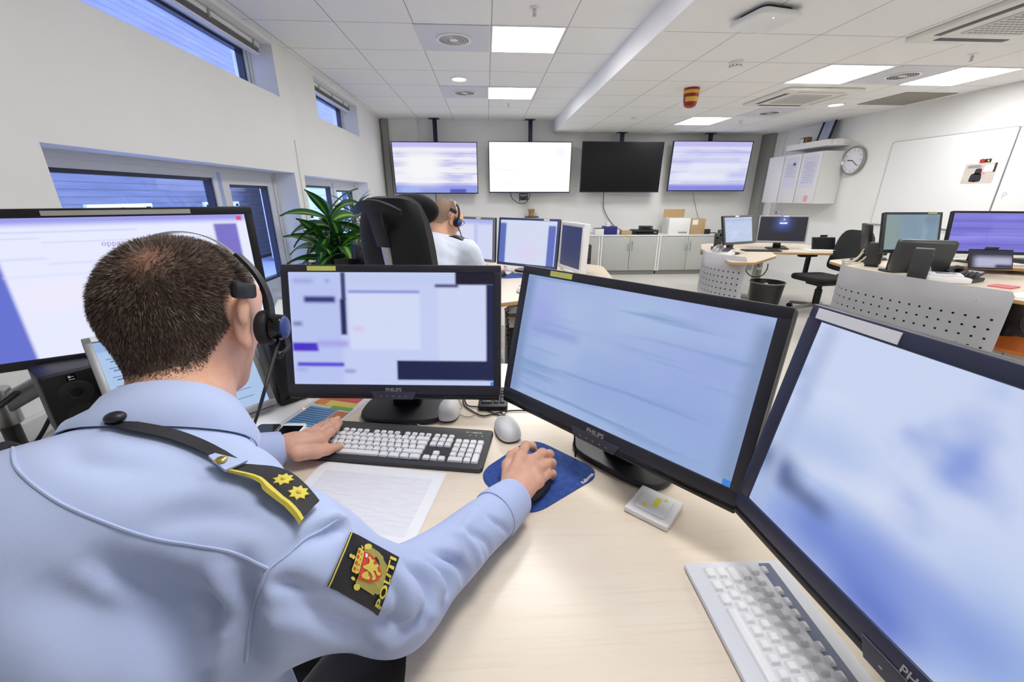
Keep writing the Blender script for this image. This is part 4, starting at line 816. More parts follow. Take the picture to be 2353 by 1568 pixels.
fy0,fy1=at(1879,334,x=XR-.1).y,at(1908,331,x=XR-.1).y
r=thing('framed_certificate','black framed certificate leaning on the white wall shelf','picture frame',(XR-.14,(fy0+fy1)/2,ZS)); W=abs(fy0-fy1); Hh=.315; tl=Matrix.Rotation(R(12),4,'Y')
g=G()
for (cy,cz,sy,sz) in ((0,Hh-.012,W,.024),(0,.012,W,.024),(W/2-.012,Hh/2,.024,Hh),(-W/2+.012,Hh/2,.024,Hh)): g.box((0,cy,cz),(.02,sy,sz))
g.bm.transform(tl); g.build('frame',M_black,r); g=G(); g.box((.004,0,Hh/2),(.004,W-.04,Hh-.04)); g.bm.transform(tl); g.build('certificate',mat('certificate_blue',(178,190,220),.6),r)
g=G()
for q in range(5): g.box((.0015,0,Hh*(.72-.1*q)),(.001,W*.4,.006))
g.bm.transform(tl); g.build('print_lines',mat('print_grey',(170,172,190),.8),r)
r=thing('wooden_block','small brown wooden box on the white wall shelf','box',(XR-.16,at(1851,340,x=XR-.16).y,ZS)); g=G(); g.box((0,0,.05),(.08,.10,.10),bev=.004); g.build('body',mat('ornament_brown',(160,120,70),.5),r)
r=thing('framed_picture','tiny pale photo frame left of the wooden box on the wall shelf','picture frame',(XR-.2,at(1840,343,x=XR-.2).y,ZS)); g=G(); g.box((0,0,.045),(.02,.10,.09),bev=.003); g.build('frame',M_dk,r); g=G(); g.box((-.0105,0,.045),(.002,.08,.07)); g.build('picture',M_paper,r)
r=thing('white_figurine','small white figurine at the far left of the wall shelf','ornament',(XR-.16,at(1825,346,x=XR-.16).y,ZS)); g=G(); g.sph((0,0,.02),(.03,.06,.02)); g.build('body',M_white,r)
# clock
r=thing('wall_clock','round steel rimmed wall clock left of the whiteboard','clock',(XR,6.055,1.855)); M=Matrix.Rotation(R(-90),4,'Y')
g=G(); g.lathe([(0,0),(.185,0),(.192,.03),(.186,.05),(.172,.052),(.165,.04),(.0,.04)],48,M=M); g.build('rim',mat('clock_steel',(170,168,160),.3,.8),r)
g=G(); g.cyl((-.041,0,0),(-.0385,0,0),.166,n=48); g.build('face',mat('clock_face',(232,233,244),.5),r)
g=G()
for i in range(12):
    t=2*PI*i/12; g.box((-.0422,-.138*math.sin(t),.138*math.cos(t)),(.001,.008,.026),rot=(t,0,0))
g.build('hour_marks',mat('clock_mark',(150,152,170),.6),r)
def hand(nm,t,L,w,x): g=G(); g.box((x,-L/2*math.sin(t)+.0,L/2*math.cos(t)),(.0015,w,L),rot=(t,0,0)); g.build(nm,M_black,r)
hand('hour_hand',R(275),.085,.012,-.0435); hand('minute_hand',R(126),.125,.008,-.045)
# whiteboards
def wboard(label,y0,y1,z0,z1):
    r=thing('whiteboard',label,'whiteboard',(XR-.0135,(y0+y1)/2,z0)); w=abs(y1-y0); h=z1-z0; g=G(); g.prism(rrect(w,h,.03,cx=0,cy=h/2),-.0115,.0105,M=Matrix.Rotation(R(90),4,'Z')@RX90); g.build('board_edge',mat('board_edge_grey',(176,178,180),.4),r)
    g=G(); g.prism(rrect(w-.016,h-.016,.026,cx=0,cy=h/2),-.0,.0125,M=Matrix.Rotation(R(-90),4,'Z')@RX90); g.build('writing_surface',mat('whiteboard_gloss',(240,241,242),.22),r); return r
wboard('large whiteboard carrying one photo print right of the clock',5.51,4.172,1.02,2.032)
r=wboard('second whiteboard with faint handwriting at the right picture edge',4.166,2.8,1.02,2.032)
ink=mat('faint_ink',(196,198,204),.7)
for j,(yy,zz,s) in enumerate(((.60,.93,'O'),(.61,.36,'P'),(.61,.2,'o'))):
    g=G(); g.mesh(text_mesh(s,.09,ext=.0002),M=Matrix.Translation((-.0135,yy,zz))@Matrix.Rotation(R(-90),4,'Z')@RX90); g.build('handwriting',ink,r)
r=thing('photo_print','colour photo print of a dark clad figure on the large whiteboard','photo',(XR-.0265,4.395,1.505)); 
g=G(); g.box((0,0,.10),(.002,.30,.20)); g.build('print',mat('photo_ground',(206,198,190),.4,var=.12,vscale=9),r)
def pz(y,z,w,h,c,nm,mm='detail',x=-.0015): g=G(); g.prism(rpoly([(-w/2,-h/2),(w/2,-h/2),(w/2*.85,h/2),(-w/2*.8,h/2)],.3*min(w,h),3),0,.0008,M=Matrix.Translation((x,y,z))@Matrix.Rotation(R(-90),4,'Z')@RX90); g.build(mm,mat(nm,c,.5),r)
pz(.02,.06,.12,.085,(38,36,52),'photo_dark'); pz(.01,.12,.07,.06,(52,40,46),'photo_dark2'); pz(-.04,.10,.04,.02,(226,140,160),'photo_pink'); pz(.06,.17,.14,.03,(150,150,150),'photo_grey'); pz(-.08,.15,.10,.07,(226,224,230),'photo_pale'); pz(-.135,.155,.022,.09,(60,46,50),'photo_brown'); pz(.02,.02,.03,.02,(226,150,110),'photo_orange')
g=G(); g.box((XR-.0275,4.37,1.728),(.003,.105,.035)); g.build('photo_tag',mat('tag_black',(40,34,20),.5)); o=bpy.data.objects['photo_tag']; tag(o,'black and red badge strip above the photo print on the whiteboard','badge')
g=G(); g.cyl((XR-.031,4.395,1.728),(XR-.0285,4.395,1.728),.021,n=20); o2=g.build('red_dot',M_red,o); g=G(); g.box((XR-.030,4.34,1.728),(.002,.014,.016)); g.build('yellow_square',M_yellow,o)
p=at(1785,489,x=XR-.01); r=thing('wall_socket','white wall socket box above the dark screen on the far right desk','wall socket',(XR-.012,p.y,p.z)); g=G(); g.box((0,0,0),(.02,.26,.10),bev=.004); g.build('plate',M_white,r); g=G(); g.box((-.011,0,0),(.003,.05,.05)); g.build('outlet',M_silver,r)
# ================================================================ far right desk
def perf(label,pts,z0,z1,rows,cols,hz0,hz1,t=.004,margin=.06,inw=1):
    """bent sheet-metal screen with square punched holes"""
    P=spline([Vector((p[0],p[1],0)) for p in pts],16); L=[0]
    for a,b in zip(P,P[1:]): L.append(L[-1]+(b-a).length)
    T=L[-1]
    def pos(s):
        for i in range(len(L)-1):
            if s<=L[i+1]+1e-9: k=(s-L[i])/(L[i+1]-L[i]); return P[i].lerp(P[i+1],k)
        return P[-1]
    hw=.0135; S=sorted([0,T]+[x for c in range(cols) for x in (margin+(T-2*margin)*c/(cols-1)-hw/2,margin+(T-2*margin)*c/(cols-1)+hw/2)]); Z=sorted([z0,z1-.03,z1]+[x for q in range(rows) for x in (hz0+(hz1-hz0)*q/(rows-1)-hw/2,hz0+(hz1-hz0)*q/(rows-1)+hw/2)])
    c=P[len(P)//2]; r=thing('perforated_screen',label,'desk screen',(c.x,c.y,0)); b=bmesh.new(); V={}
    def vv(i,j):
        if (i,j) not in V:
            s=S[i]; z=Z[j]
            if z>z1-.001: s=min(max(s,.02),T-.02)
            q=pos(s); V[(i,j)]=b.verts.new((q.x-c.x,q.y-c.y,z))
        return V[(i,j)]
    for i in range(len(S)-1):
        for j in range(len(Z)-1):
            ms=(S[i]+S[i+1])/2; mz=(Z[j]+Z[j+1])/2
            if S[i+1]-S[i]<hw*1.05 and Z[j+1]-Z[j]<hw*1.05 and i%2==1 and hz0-hw<mz<hz1+hw: continue
            b.faces.new((vv(i,j),vv(i+1,j),vv(i+1,j+1),vv(i,j+1)))
    bmesh.ops.solidify(b,geom=list(b.faces),thickness=t); g=G(); g.add(b); g.build('sheet',M_alu,r,ang=50)
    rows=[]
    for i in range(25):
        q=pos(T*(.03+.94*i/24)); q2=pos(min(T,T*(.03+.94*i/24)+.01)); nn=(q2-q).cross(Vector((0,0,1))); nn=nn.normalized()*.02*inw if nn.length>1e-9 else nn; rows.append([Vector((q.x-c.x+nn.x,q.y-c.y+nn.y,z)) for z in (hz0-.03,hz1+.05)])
    g=G(); g.strip(rows,.003); g.build('shade_backing',mat('hole_shade_dark',(30,30,33),.95),r)  # dark sheet painted for the under-desk shade seen through the holes
    g=G()
    for q in (.12,.88):
        a=pos(T*q); g.cyl((a.x-c.x,a.y-c.y-.006,z1-.09),(a.x-c.x,a.y-c.y+.006,z1-.09),.005,n=8)
    g.build('screw',M_steel,r); return r
D3=.74
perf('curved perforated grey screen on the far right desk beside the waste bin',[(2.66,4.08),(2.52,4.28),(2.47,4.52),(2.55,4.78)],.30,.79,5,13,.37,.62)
a=[at(1716,604,z=D3),at(1786,588,z=D3),at(1762,579,z=D3),at(1915,582,z=D3),at(1924,574,z=D3)]
desktop('corner_desk','birch desk in the far right corner with a blue lit and a dark screen',[(a[0].x-.14,a[0].y+.05),(a[0].x+.08,a[0].y-.0),(a[1].x,a[1].y),(a[2].x+.05,a[2].y),(3.6,4.80),(a[3].x,a[3].y),(a[4].x+.1,a[4].y+.2),(4.35,5.9),(3.05,5.8),(2.70,5.1),(2.62,4.66)],D3,[.05,.06,.06,.1,.1,.06,.06,.1,.2,.2,.1],legs=[(3.72,5.45,R(20),.7),(2.85,5.2,R(-30),.6)],trays=[(2.8,5.3,3.9,5.3)])
def sc_D3a(w,h): return screen('screen_pale_list',w,h,(190,204,232),[(0,1,.86,.93,(168,186,226),.02),(.04,.7,.8,.81,(150,166,210),.01)],1.0,noise=[((6,1,20),.5,.7,(204,216,240),(0,0,0))])
def sc_D3b(w,h): return screen('screen_login_dark',w,h,(58,58,66),[(.34,.66,.48,1.02,(82,96,168),.14),(.42,.58,.7,1.0,(120,140,214),.08)],.8)
monitor('monitor','small monitor with a pale screen left of the dark login screen',(2.86,4.66,1.015),21.6,14,.49,.32,sc_D3a,D3,bz=.022,bb=.028,mb=mat('bezel_grey_green',(84,86,84),.4),tape=(.45,.06,.014,M_paper),bw=.2,bd=.16)
mo=monitor('monitor','grey framed monitor with a dark login screen reading POLITIET',(3.70,5.10,.985),-16.2,5,.565,.33,sc_D3b,D3,bz=.016,bb=.024,mb=M_silver,tape=(.53,.06,.012,M_paper))
tm=G(); tm.mesh(text_mesh('POLITIET',.022,ext=.0002,bold=.0006,shear=.15),M=Matrix.Translation((.0,-.0128,.073))@RX90); o=tm.build('screen_text',mat('screen_text_white',(235,240,255),.5,emit=.5),mo); o.location=(0,0,.985-D3); o.rotation_euler=(R(-5),0,0)
tm=G(); tm.lathe([(0,.0),(.008,.0),(.008,.001),(0,.001)],8,M=Matrix.Translation((.004,-.0126,.118))@RX90); o=tm.build('screen_emblem',mat('screen_emblem_blue',(150,180,235),.5,emit=.4),mo); o.location=(0,0,.985-D3); o.rotation_euler=(R(-5),0,0)
def kb(label,x,y,rz,z,m1,m2,w=.43):
    r=thing('keyboard',label,'keyboard',(x,y,z),rz); g=G(); g.prism(rrect(w,.15,.008),0,.014,bev=.003); g.build('case',m1,r); g=G()
    for (xx,yy,ww,dd) in layout(.0178,.003,.011): key(g,xx-.2,yy-.058,ww,dd,.016,.006,.004)
    g.build('keycaps',m2,r)
p=at(1748,577,z=D3); kb('black keyboard before the small pale screen on the far right desk',p.x,p.y,R(-8),D3,M_black,MATS['dark_keycap'])
def phone_set(label,x,y,rz,z,light=True):
    r=thing('desk_telephone',label,'telephone',(x,y,z),rz); mb=M_white if light else M_black
    g=G(); g.prism([(-.10,-.09),(.10,-.09),(.10,.11),(-.10,.11)],0,.03,bev=.008); g.box((0,.03,.045),(.18,.16,.02),rot=(R(14),0,0),bev=.006); g.build('base',mb,r)
    g=G(); g.tube([(-.06,-.10,.055),(-.065,-.05,.078),(-.065,.05,.09),(-.06,.10,.075)],lambda t:.018+.010*abs(2*t-1)**3,12); g.build('handset',M_black if not light else mb,r)
    g=G()
    for i in range(3):
        for j in range(4): g.box((.01+i*.028,-.04+j*.026,.05+.007*j),(.018,.016,.008),rot=(R(14),0,0),bev=.002)
    g.build('buttons',M_dk,r); g=G(); g.box((.04,.085,.068),(.09,.04,.006),rot=(R(14),0,0)); g.build('display',M_silver,r); return r
p=at(1660,585,z=D3); phone_set('white desk telephone behind the curved screen on the far right desk',p.x-.02,p.y-.03,R(-50),D3)
for i,(u,v,vt,rz,lab) in enumerate(((1644,575,537,R(-20),'front black handset leaning in a cradle left of the small pale screen'),(1656,574,529,R(-15),'rear taller black handset leaning beside the small pale screen'))):
    p=at(u,v,z=D3); zt=at(u,vt,y=p.y).z; r=thing('radio_handset',lab,'radio handset',(p.x,p.y+.05*i,D3),rz); g=G(); h=zt-D3; g.box((0,.03,h/2),(.055,.045,h),rot=(R(-16),0,0),bev=.01); g.build('body',M_dk,r); g=G(); g.box((0,.03,.02),(.09,.11,.04),bev=.008); g.build('cradle',M_black,r); g=G(); g.cyl((.0,-.01-.03+.03,h*.75),(0,.01,h*.75),.012,n=12); g.build('earpiece',M_gloss,r)
p=at(1880,573,z=D3); g=G(); g.box((p.x,p.y,D3+.001),(.34,.23,.002),rot=R(-12)); o=g.build('paper_sheet',M_paper); tag(o,'white sheet before the small tablet on the far right desk','paper')
def tablet(label,u0,u1,vb,vt,z,rz,scr,sw=None):
    p=at((u0+u1)/2,vb,z=z); w=(at(u1,vb,y=p.y)-at(u0,vb,y=p.y)).length; h=(at((u0+u1)/2,vt,y=p.y).z-z)*1.08; r=thing('tablet_computer',label,'tablet',(p.x,p.y,z),rz); g=G(); M=Matrix.Translation((0,0,.004))@Matrix.Rotation(R(-22),4,'X')
    b=bmesh.new(); bmesh.ops.create_cube(b,size=1); b.transform(Matrix.Diagonal((w,.012,h,1))); bmesh.ops.bevel(b,geom=list(b.edges),offset=.004,segments=2,profile=.5,affect='EDGES'); g.add(b,M@Matrix.Translation((0,0,h/2))); g.build('case',M_black,r)
    g=G(); g.box((0,0,0),(w-.02,.002,h-.02)); o=g.build('screen',scr(w-.02,h-.02),r,smooth=False); o.location=M@Vector((0,-.0075,h/2)); o.rotation_euler=(R(-22),0,0)
    g=G(); g.box((0,.10,.09),(w*.3,.006,.2),rot=(R(30),0,0)); g.build('stand',M_dk,r); return r
tablet('small black tablet standing on a sheet at the right end of the far desk',1868,1915,574,547,D3,R(-12),lambda w,h: screen('tablet_off',w,h,(12,12,15),[(.2,.8,.2,.7,(20,20,26),.2)],.6))
p=at(1800,572,z=D3); mouse('small grey mouse before the dark login screen',p.x-.02,p.y,R(20),m=M_silver,z=D3); p=at(1826,570,z=D3)
cord('black cable hanging under the far right desk beside the bin',[at(1765,606,y=4.9),at(1762,620,y=4.9),at(1750,634,y=4.9),at(1730,636,y=4.9),at(1716,626,y=4.9),at(1712,612,y=4.9)],.006,M_cable)
r=thing('adapter_block','white tagged adapter dangling under the far right desk','power adapter',tuple(at(1745,617,y=4.95))); g=G(); g.box((0,0,0),(.05,.04,.03),rot=.4,bev=.004); g.build('body',M_white,r); g=G(); g.tube([(0,0,.01),(-.03,0,.06),(-.02,0,.10)],.004,6); g.build('lead',M_cable,r)
# waste bin
r=thing('waste_bin','round dark grey waste bin under the far right desk','waste bin',(3.57,4.98,0)); g=G(); g.lathe([(0,0),(.155,0),(.16,.01),(.195,.335),(.203,.345),(.198,.35),(.188,.338),(.15,.012),(0,.012)],40); g.build('body',mat('bin_grey',(60,60,62),.4,.3),r); g=G(); g.lathe([(.196,.338),(.206,.342),(.206,.352),(.196,.353)],40); g.build('rim',M_silver,r)
g=G(); g.sph((-.03,-.02,.31),.03,n=6); g.build('crumpled_paper',M_paper,r); g=G(); g.cyl((0,0,.28),(0,0,.285),.18,n=32); g.build('bin_bag',M_gloss,r)
# ================================================================ right desk
D4=.745
desktop('corner_desk','birch desk at the right with the long perforated screen and a purple screen',[(3.45,2.30),(3.72,2.42),(4.6,2.9),(5.1,3.0),(5.1,4.1),(4.2,4.35),(3.55,4.12),(3.44,3.74),(3.23,3.40),(3.21,3.1),(3.31,2.72)],D4,[.05,.1,.2,.1,.1,.2,.1,.1,.1,.1,.1],legs=[(4.2,3.7,0,.6),(4.5,3.25,0,.5)],trays=[(3.6,3.9,4.7,3.7)])
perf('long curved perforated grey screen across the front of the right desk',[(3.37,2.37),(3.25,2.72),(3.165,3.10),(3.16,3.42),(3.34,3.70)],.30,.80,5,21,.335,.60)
r=thing('upper_shelf_board','raised birch board with a curved cut-out on the right desk','desk shelf',(4.35,3.35,D4)); 
P=[(-.05,-.62),(.85,-.45),(.85,.45),(-.35,.42),(-.52,.1),(-.2,.02),(.25,-.18),(.0,-.32)]
g=G(); g.prism(rpoly(P,[.05,.05,.05,.1,.1,.15,.12,.1]),.055,.0585); g.build('board',M_desk,r); g=G(); g.prism(rpoly(P,[.05,.05,.05,.1,.1,.15,.12,.1]),.033,.055,bev=.003); g.build('edge_band',M_edge,r)
for q in ((.75,-.3),(.75,.35),(-.3,.3)): g=G(); g.cyl((q[0],q[1],0),(q[0],q[1],.034),.02,n=14); g.build('foot',M_dk,r)
DS=D4+.0585
def sc_D4a(w,h): return screen('screen_grey_blue',w,h,(136,160,178),[(-.02,.25,0,1,(146,164,164),.1),(.7,1,.7,1,(126,150,172),.1)],.9,noise=[((14,1,2),.45,.7,(150,174,196),(0,0,0))])
def sc_D4b(w,h): return screen('screen_purple_rows',w,h,(134,130,222),[(-.02,1.02,.80,.84,(108,98,196),.04),(-.02,.5,.52,.62,(110,104,206),.08),(.2,1.02,.36,.44,(150,150,236),.06),(-.02,1.02,.08,.2,(112,108,206),.08)]+[(-.02,1.02,v,v+.008,(84,78,170),.003) for v in (.19,.42,.60,.78)]+[(.46,.464,.0,1,(110,104,200),.004)],1.0,noise=[((2,1,14),.5,.75,(150,144,240),(2,0,1))])
monitor('monitor','upright monitor with a plain grey blue screen on the right desk',(3.615,3.40,1.084),-1.2,12,.51,.337,sc_D4a,D4,bz=.02,bb=.028,mb=mat('bezel_olive',(62,66,62),.4),tape=(.82,.08,.010,M_yellow),bw=.2,bd=.16)
monitor('monitor','wide monitor with purple rows cut by the right picture edge',(4.453,3.486,1.071),-17.8,9,.62,.37,sc_D4b,DS,bz=.018,bb=.024,mb=M_black,bw=.24,bd=.16)
# monitor seen from behind with a silver foot
p=at(2088,600,y=3.30); zt=at(2090,547,y=3.30).z; r=thing('monitor','dark grey monitor seen from behind on the right desk','monitor',(p.x+.02,3.24,D4),R(146))
g=G(); h=zt-D4-.02; M=Matrix.Translation((0,0,.03))@Matrix.Rotation(R(-14),4,'X'); b=bmesh.new(); bmesh.ops.create_cube(b,size=1); b.transform(Matrix.Diagonal((.37,.07,h,1))); bmesh.ops.bevel(b,geom=list(b.edges),offset=.03,segments=4,profile=.5,affect='EDGES'); g.add(b,M@Matrix.Translation((0,.02,h/2))); g.build('rear_shell',mat('rear_shell_grey',(72,74,76),.4,.2),r); g=G(); g.box((0,0,0),(.31,.004,h*.8)); o=g.build('screen',M_gloss,r); o.location=M@Vector((0,-.017,h/2)); o.rotation_euler=(R(-14),0,0)
g=G(); rows=[]
for i in range(9):
    t=i/8; rows.append([Vector((sx*(.05+.02*t),.06+.24*t,.14*(1-t)**1.6+.012)) for sx in (-1,-.33,.33,1)])
g.strip(rows,.012); g.build('foot',M_silver,r)
def spk2(label,u0,u1,vb,vt,y,rz):
    y=at((u0+u1)/2,vb,z=D4).y; c=at((u0+u1)/2,vb,y=y); zt=at((u0+u1)/2,vt,y=y).z; w=(at(u1,vb,y=y)-at(u0,vb,y=y)).length*.66; r=thing('loudspeaker',label,'loudspeaker',(c.x,y,D4),rz); h=zt-D4; g=G(); g.box((0,0,h/2+.01),(w,w*1.05,h-.02),bev=.005); g.build('cabinet',mat('speaker_grey',(56,57,58),.5),r); g=G(); g.box((0,-w*.53,h*.48),(w*.8,.008,h*.7),bev=.002); g.build('grille',M_dk,r); g=G(); g.box((0,0,.006),(w*.8,w*.9,.012)); g.build('foot',M_black,r)
spk2('left dark box loudspeaker on the right desk beside the loose white cables',1983,2020,612,558,3.12,R(40)); spk2('right dark box loudspeaker on the right desk before the monitor seen from behind',2079,2122,650,571,2.72,R(40))
# thin monitors seen edge on
def edge_mon(label,u,vb,vt,y,rz,w,tilt): 
    y=at(u,vb,z=D4).y+.12; p=at(u,vb,y=y); zt=at(u,vt,y=y).z; h=zt-D4-.06; r=thing('monitor',label,'monitor',(p.x,y,D4),rz); M=Matrix.Translation((0,0,.06))@Matrix.Rotation(R(tilt),4,'X'); g=G(); b=bmesh.new(); bmesh.ops.create_cube(b,size=1); b.transform(Matrix.Diagonal((w,.035,h,1))); bmesh.ops.bevel(b,geom=list(b.edges),offset=.008,segments=2,profile=.5,affect='EDGES'); g.add(b,M@Matrix.Translation((0,0,h/2))); g.build('housing',M_black,r); g=G(); g.box((0,0,0),(w-.03,.003,h-.03)); o=g.build('screen',M_gloss,r); o.location=M@Vector((0,-.018,h/2)); o.rotation_euler=(R(tilt),0,0); g=G(); g.prism(rrect(.2,.16,.04,cy=.03),0,.014,bev=.004); g.cyl((0,.03,.01),(0,.03,.12),.02,n=14); g.build('stand',M_dk,r)
edge_mon('thin black monitor seen almost edge on left of the dark loudspeaker',1984,605,514,3.62,R(57),.34,-10)
edge_mon('thicker black monitor seen edge on beside the grey blue screen',2022,600,497,3.50,R(52),.40,-6)
for i,pp in enumerate((((1936,604),(1950,606),(1968,596),(1985,580)),((1940,600),(1955,600),(1972,590),(1986,572)),((1934,596),(1946,608),(1972,603),(1990,590)))):
    cord('loose white cable, %s of three curling at the left end of the right desk'%('lowest','topmost','middle')[i],[at(u,v,y=3.55-.05*i) for u,v in pp],.005,mat('beige_cable',(206,200,180),.5))
p=at(2195,645,z=D4+.01); phone_set('black desk telephone with white handset side at the edge of the long perforated screen',p.x+.10,p.y+.05,R(-70),D4,False)
p=at(2145,640,z=D4+.03); r=thing('radio_console','white wedge shaped radio console beside the black telephone','radio console',(p.x+.10,p.y+.0,D4),R(-25)); g=G(); g.prism([(-.13,-.06),(.13,-.06),(.12,.07),(-.12,.07)],0,.045,bev=.01); g.box((0,.02,.055),(.2,.07,.02),rot=(R(12),0,0),bev=.006); g.build('body',M_white,r); g=G(); g.box((0,.02,.067),(.12,.03,.003),rot=(R(12),0,0)); g.build('display',M_silver,r)
p=at(2178,600,z=DS); g=G(); g.prism(rrect(.24,.17,.03,cx=p.x+.03,cy=p.y+.03),DS,DS+.004); o=g.build('mouse_pad',M_black); tag(o,'black mouse pad in front of the purple screen','mouse pad'); mouse('white and black mouse on the black pad before the purple screen',p.x+.0,p.y+.03,R(60),m=M_silver,z=DS+.004)
p=at(2285,603,z=DS); g=G(); g.box((p.x+.02,p.y-.03,DS+.001),(.42,.22,.002),rot=R(-18)); o=g.build('paper_sheet',M_paper); tag(o,'white sheet under the tablet before the purple screen','paper')
tablet('tablet with a pale reflection painted on its screen before the purple rows',2236,2312,620,577,DS+.002,R(-18),lambda w,h: screen('tablet_painted_reflection',w,h,(60,60,80),[(.1,1.02,.0,.62,(206,206,236),.12),(.6,1.02,-.02,.2,(70,70,90),.06)],.8))  # pale reflection painted into the screen as glowing soft rectangles
p=at(2350,606,z=DS); r=thing('docking_box','flat black box cut by the right picture edge on the right desk','box',(p.x+.06,p.y,DS)); g=G(); g.box((0,0,.02),(.2,.16,.04),bev=.005); g.build('body',M_dk,r); g=G(); g.box((-.06,-.081,.02),(.02,.002,.01)); g.build('port',M_silver,r)
p=at(2313,661,z=D4); g=G(); g.box((p.x,p.y+.02,D4+.004),(.16,.12,.008),rot=R(20)); o=g.build('red_folder',mat('folder_red',(214,120,124),.6)); tag(o,'pale red folder lying at the right end of the long perforated screen','folder')
g=G(); g.box((3.62,2.45,D4+.0035),(.26,.19,.006),rot=R(20)); o=g.build('paper_sheet',M_paper); tag(o,'white sheet under the pale red folder','paper')
# bag and orange chair at the right edge
p=at(2345,735,y=2.75); r=thing('shoulder_bag','black fabric bag under the right desk at the picture edge','bag',(p.x+.22,2.98,.22),R(15)); b=bmesh.new(); bmesh.ops.create_cube(b,size=1); bmesh.ops.subdivide_edges(b,edges=b.edges,cuts=6,use_grid_fill=True)
for v in b.verts: q=v.co*2; v.co=Vector((q.x*.22*(1-.06*q.z*q.z),q.y*.12*(1-.25*q.x**4),q.z*.19*(1-.08*abs(q.x)**4)+.2))+Vector((random.uniform(-.008,.008),)*3)
g=G(); g.add(b); g.build('body',M_fabric,r,ang=70); g=G(); g.tube([(-.15,-.125,.3),(-.16,-.13,.22),(-.10,-.135,.16),(.0,-.13,.12)],.006,8); g.build('zip',M_dk,r); g=G(); g.box((.05,-.13,.30),(.05,.004,.03),rot=(0,.4,0)); g.build('white_tag',M_white,r); g=G(); g.tube([(-.16,0,.38),(-.1,0,.44),(.1,0,.44),(.16,0,.38)],.012,8); g.build('strap',M_black,r)
M_or=mat('orange_moulded',(216,118,44),.45,var=.06,vscale=12)
p=at(2325,800,z=.32); r=thing('orange_chair','orange moulded chair at the right edge behind the dark monitor','chair',(p.x+.16,p.y-.02,0),R(20)); b=bmesh.new(); bmesh.ops.create_grid(b,x_segments=14,y_segments=14,size=.25)
for v in b.verts: x_,y_=v.co.x/.25,v.co.y/.25; v.co=Vector((v.co.x*(1-.12*y_**4),v.co.y,.30-.02*(1-x_*x_)*(1-y_*y_)+.015*max(0,y_)**3))
bmesh.ops.solidify(b,geom=list(b.faces),thickness=-.025); g=G(); g.add(b); g.build('seat',M_or,r,ang=60)
for (sx,sy) in ((-1,-1),(1,-1),(-1,1),(1,1)): g=G(); g.cyl((sx*.21,sy*.21,0),(sx*.17,sy*.17,.29),.012,n=12); g.build('leg',M_steel,r)
# ================================================================ people
def V3(*a): return np.array(a,dtype=np.float64)
class SDF:
    """smooth union of rounded limbs; meshed once as one continuous surface"""
    def __init__(s): s.P=[]
    def cap(s,a,b,r0,r1=None,k=.02,ax=None,ratio=1.0):
        a=np.array(a,float); b=np.array(b,float); r1=r0 if r1 is None else r1; m=max(r0,r1)+.13
        s.P.append(('c',a,b,r0,r1,k,None if ax is None else np.array(ax,float),ratio,np.minimum(a,b)-m,np.maximum(a,b)+m)); return s
    def chain(s,pts,rs,k=.02,**kw):
        for i in range(len(pts)-1): s.cap(pts[i],pts[i+1],rs[i],rs[i+1],k,**kw)
        return s
    def ell(s,c,r,Rm=None,k=.02,sub=False):
        c=np.array(c,float); r=np.array(r,float); Rm=np.eye(3) if Rm is None else np.array(Rm,float); m=r.max()+.13
        s.P.append(('e',c,r,Rm,k,sub,c-m,c+m)); return s
    def __call__(s,X):
        D=np.full(len(X),1.0)
        for p in s.P:
            lo,hi=p[-2],p[-1]; I=np.nonzero(np.all((X>lo)&(X<hi),axis=1))[0]
            if not len(I): continue
            x=X[I]; sub=False
            if p[0]=='c':
                _,a,b,r0,r1,k,ax,ratio,_,_=p; ab=b-a; q=x-a
                if ax is not None:           # flattened limb: squeeze along ax
                    q=q+np.outer(q@ax,ax)*(1/ratio-1); ab2=ab+ax*(ab@ax)*(1/ratio-1)
                else: ab2=ab
                h=np.clip(q@ab2/(ab2@ab2),0,1); d=np.linalg.norm(q-np.outer(h,ab2),axis=1)-(r0+(r1-r0)*h)
                if ax is not None: d=d*(.5+.5*ratio)
            else:
                _,c,r,Rm,k,sub,_,_=p; q=(x-c)@Rm; k0=np.linalg.norm(q/r,axis=1); k1=np.linalg.norm(q/(r*r),axis=1)+1e-9; d=k0*(k0-1)/k1
            o=D[I]
            if sub: h=np.clip(.5-.5*(o+d)/k,0,1); D[I]=o*(1-h)+(-d)*h+k*h*(1-h)
            else: h=np.clip(.5+.5*(d-o)/k,0,1); D[I]=o*h+d*(1-h)-k*h*(1-h)
        return D
def axis(segs):
    """rectilinear grid axis: list of (start, step) ... last entry is the end"""
    o=[]
    for (a,st),(b,_) in zip(segs,segs[1:]): n=max(1,int(round((b-a)/st))); o+=list(a+(b-a)*np.arange(n)/n)
    return np.array(o+[segs[-1][0]])
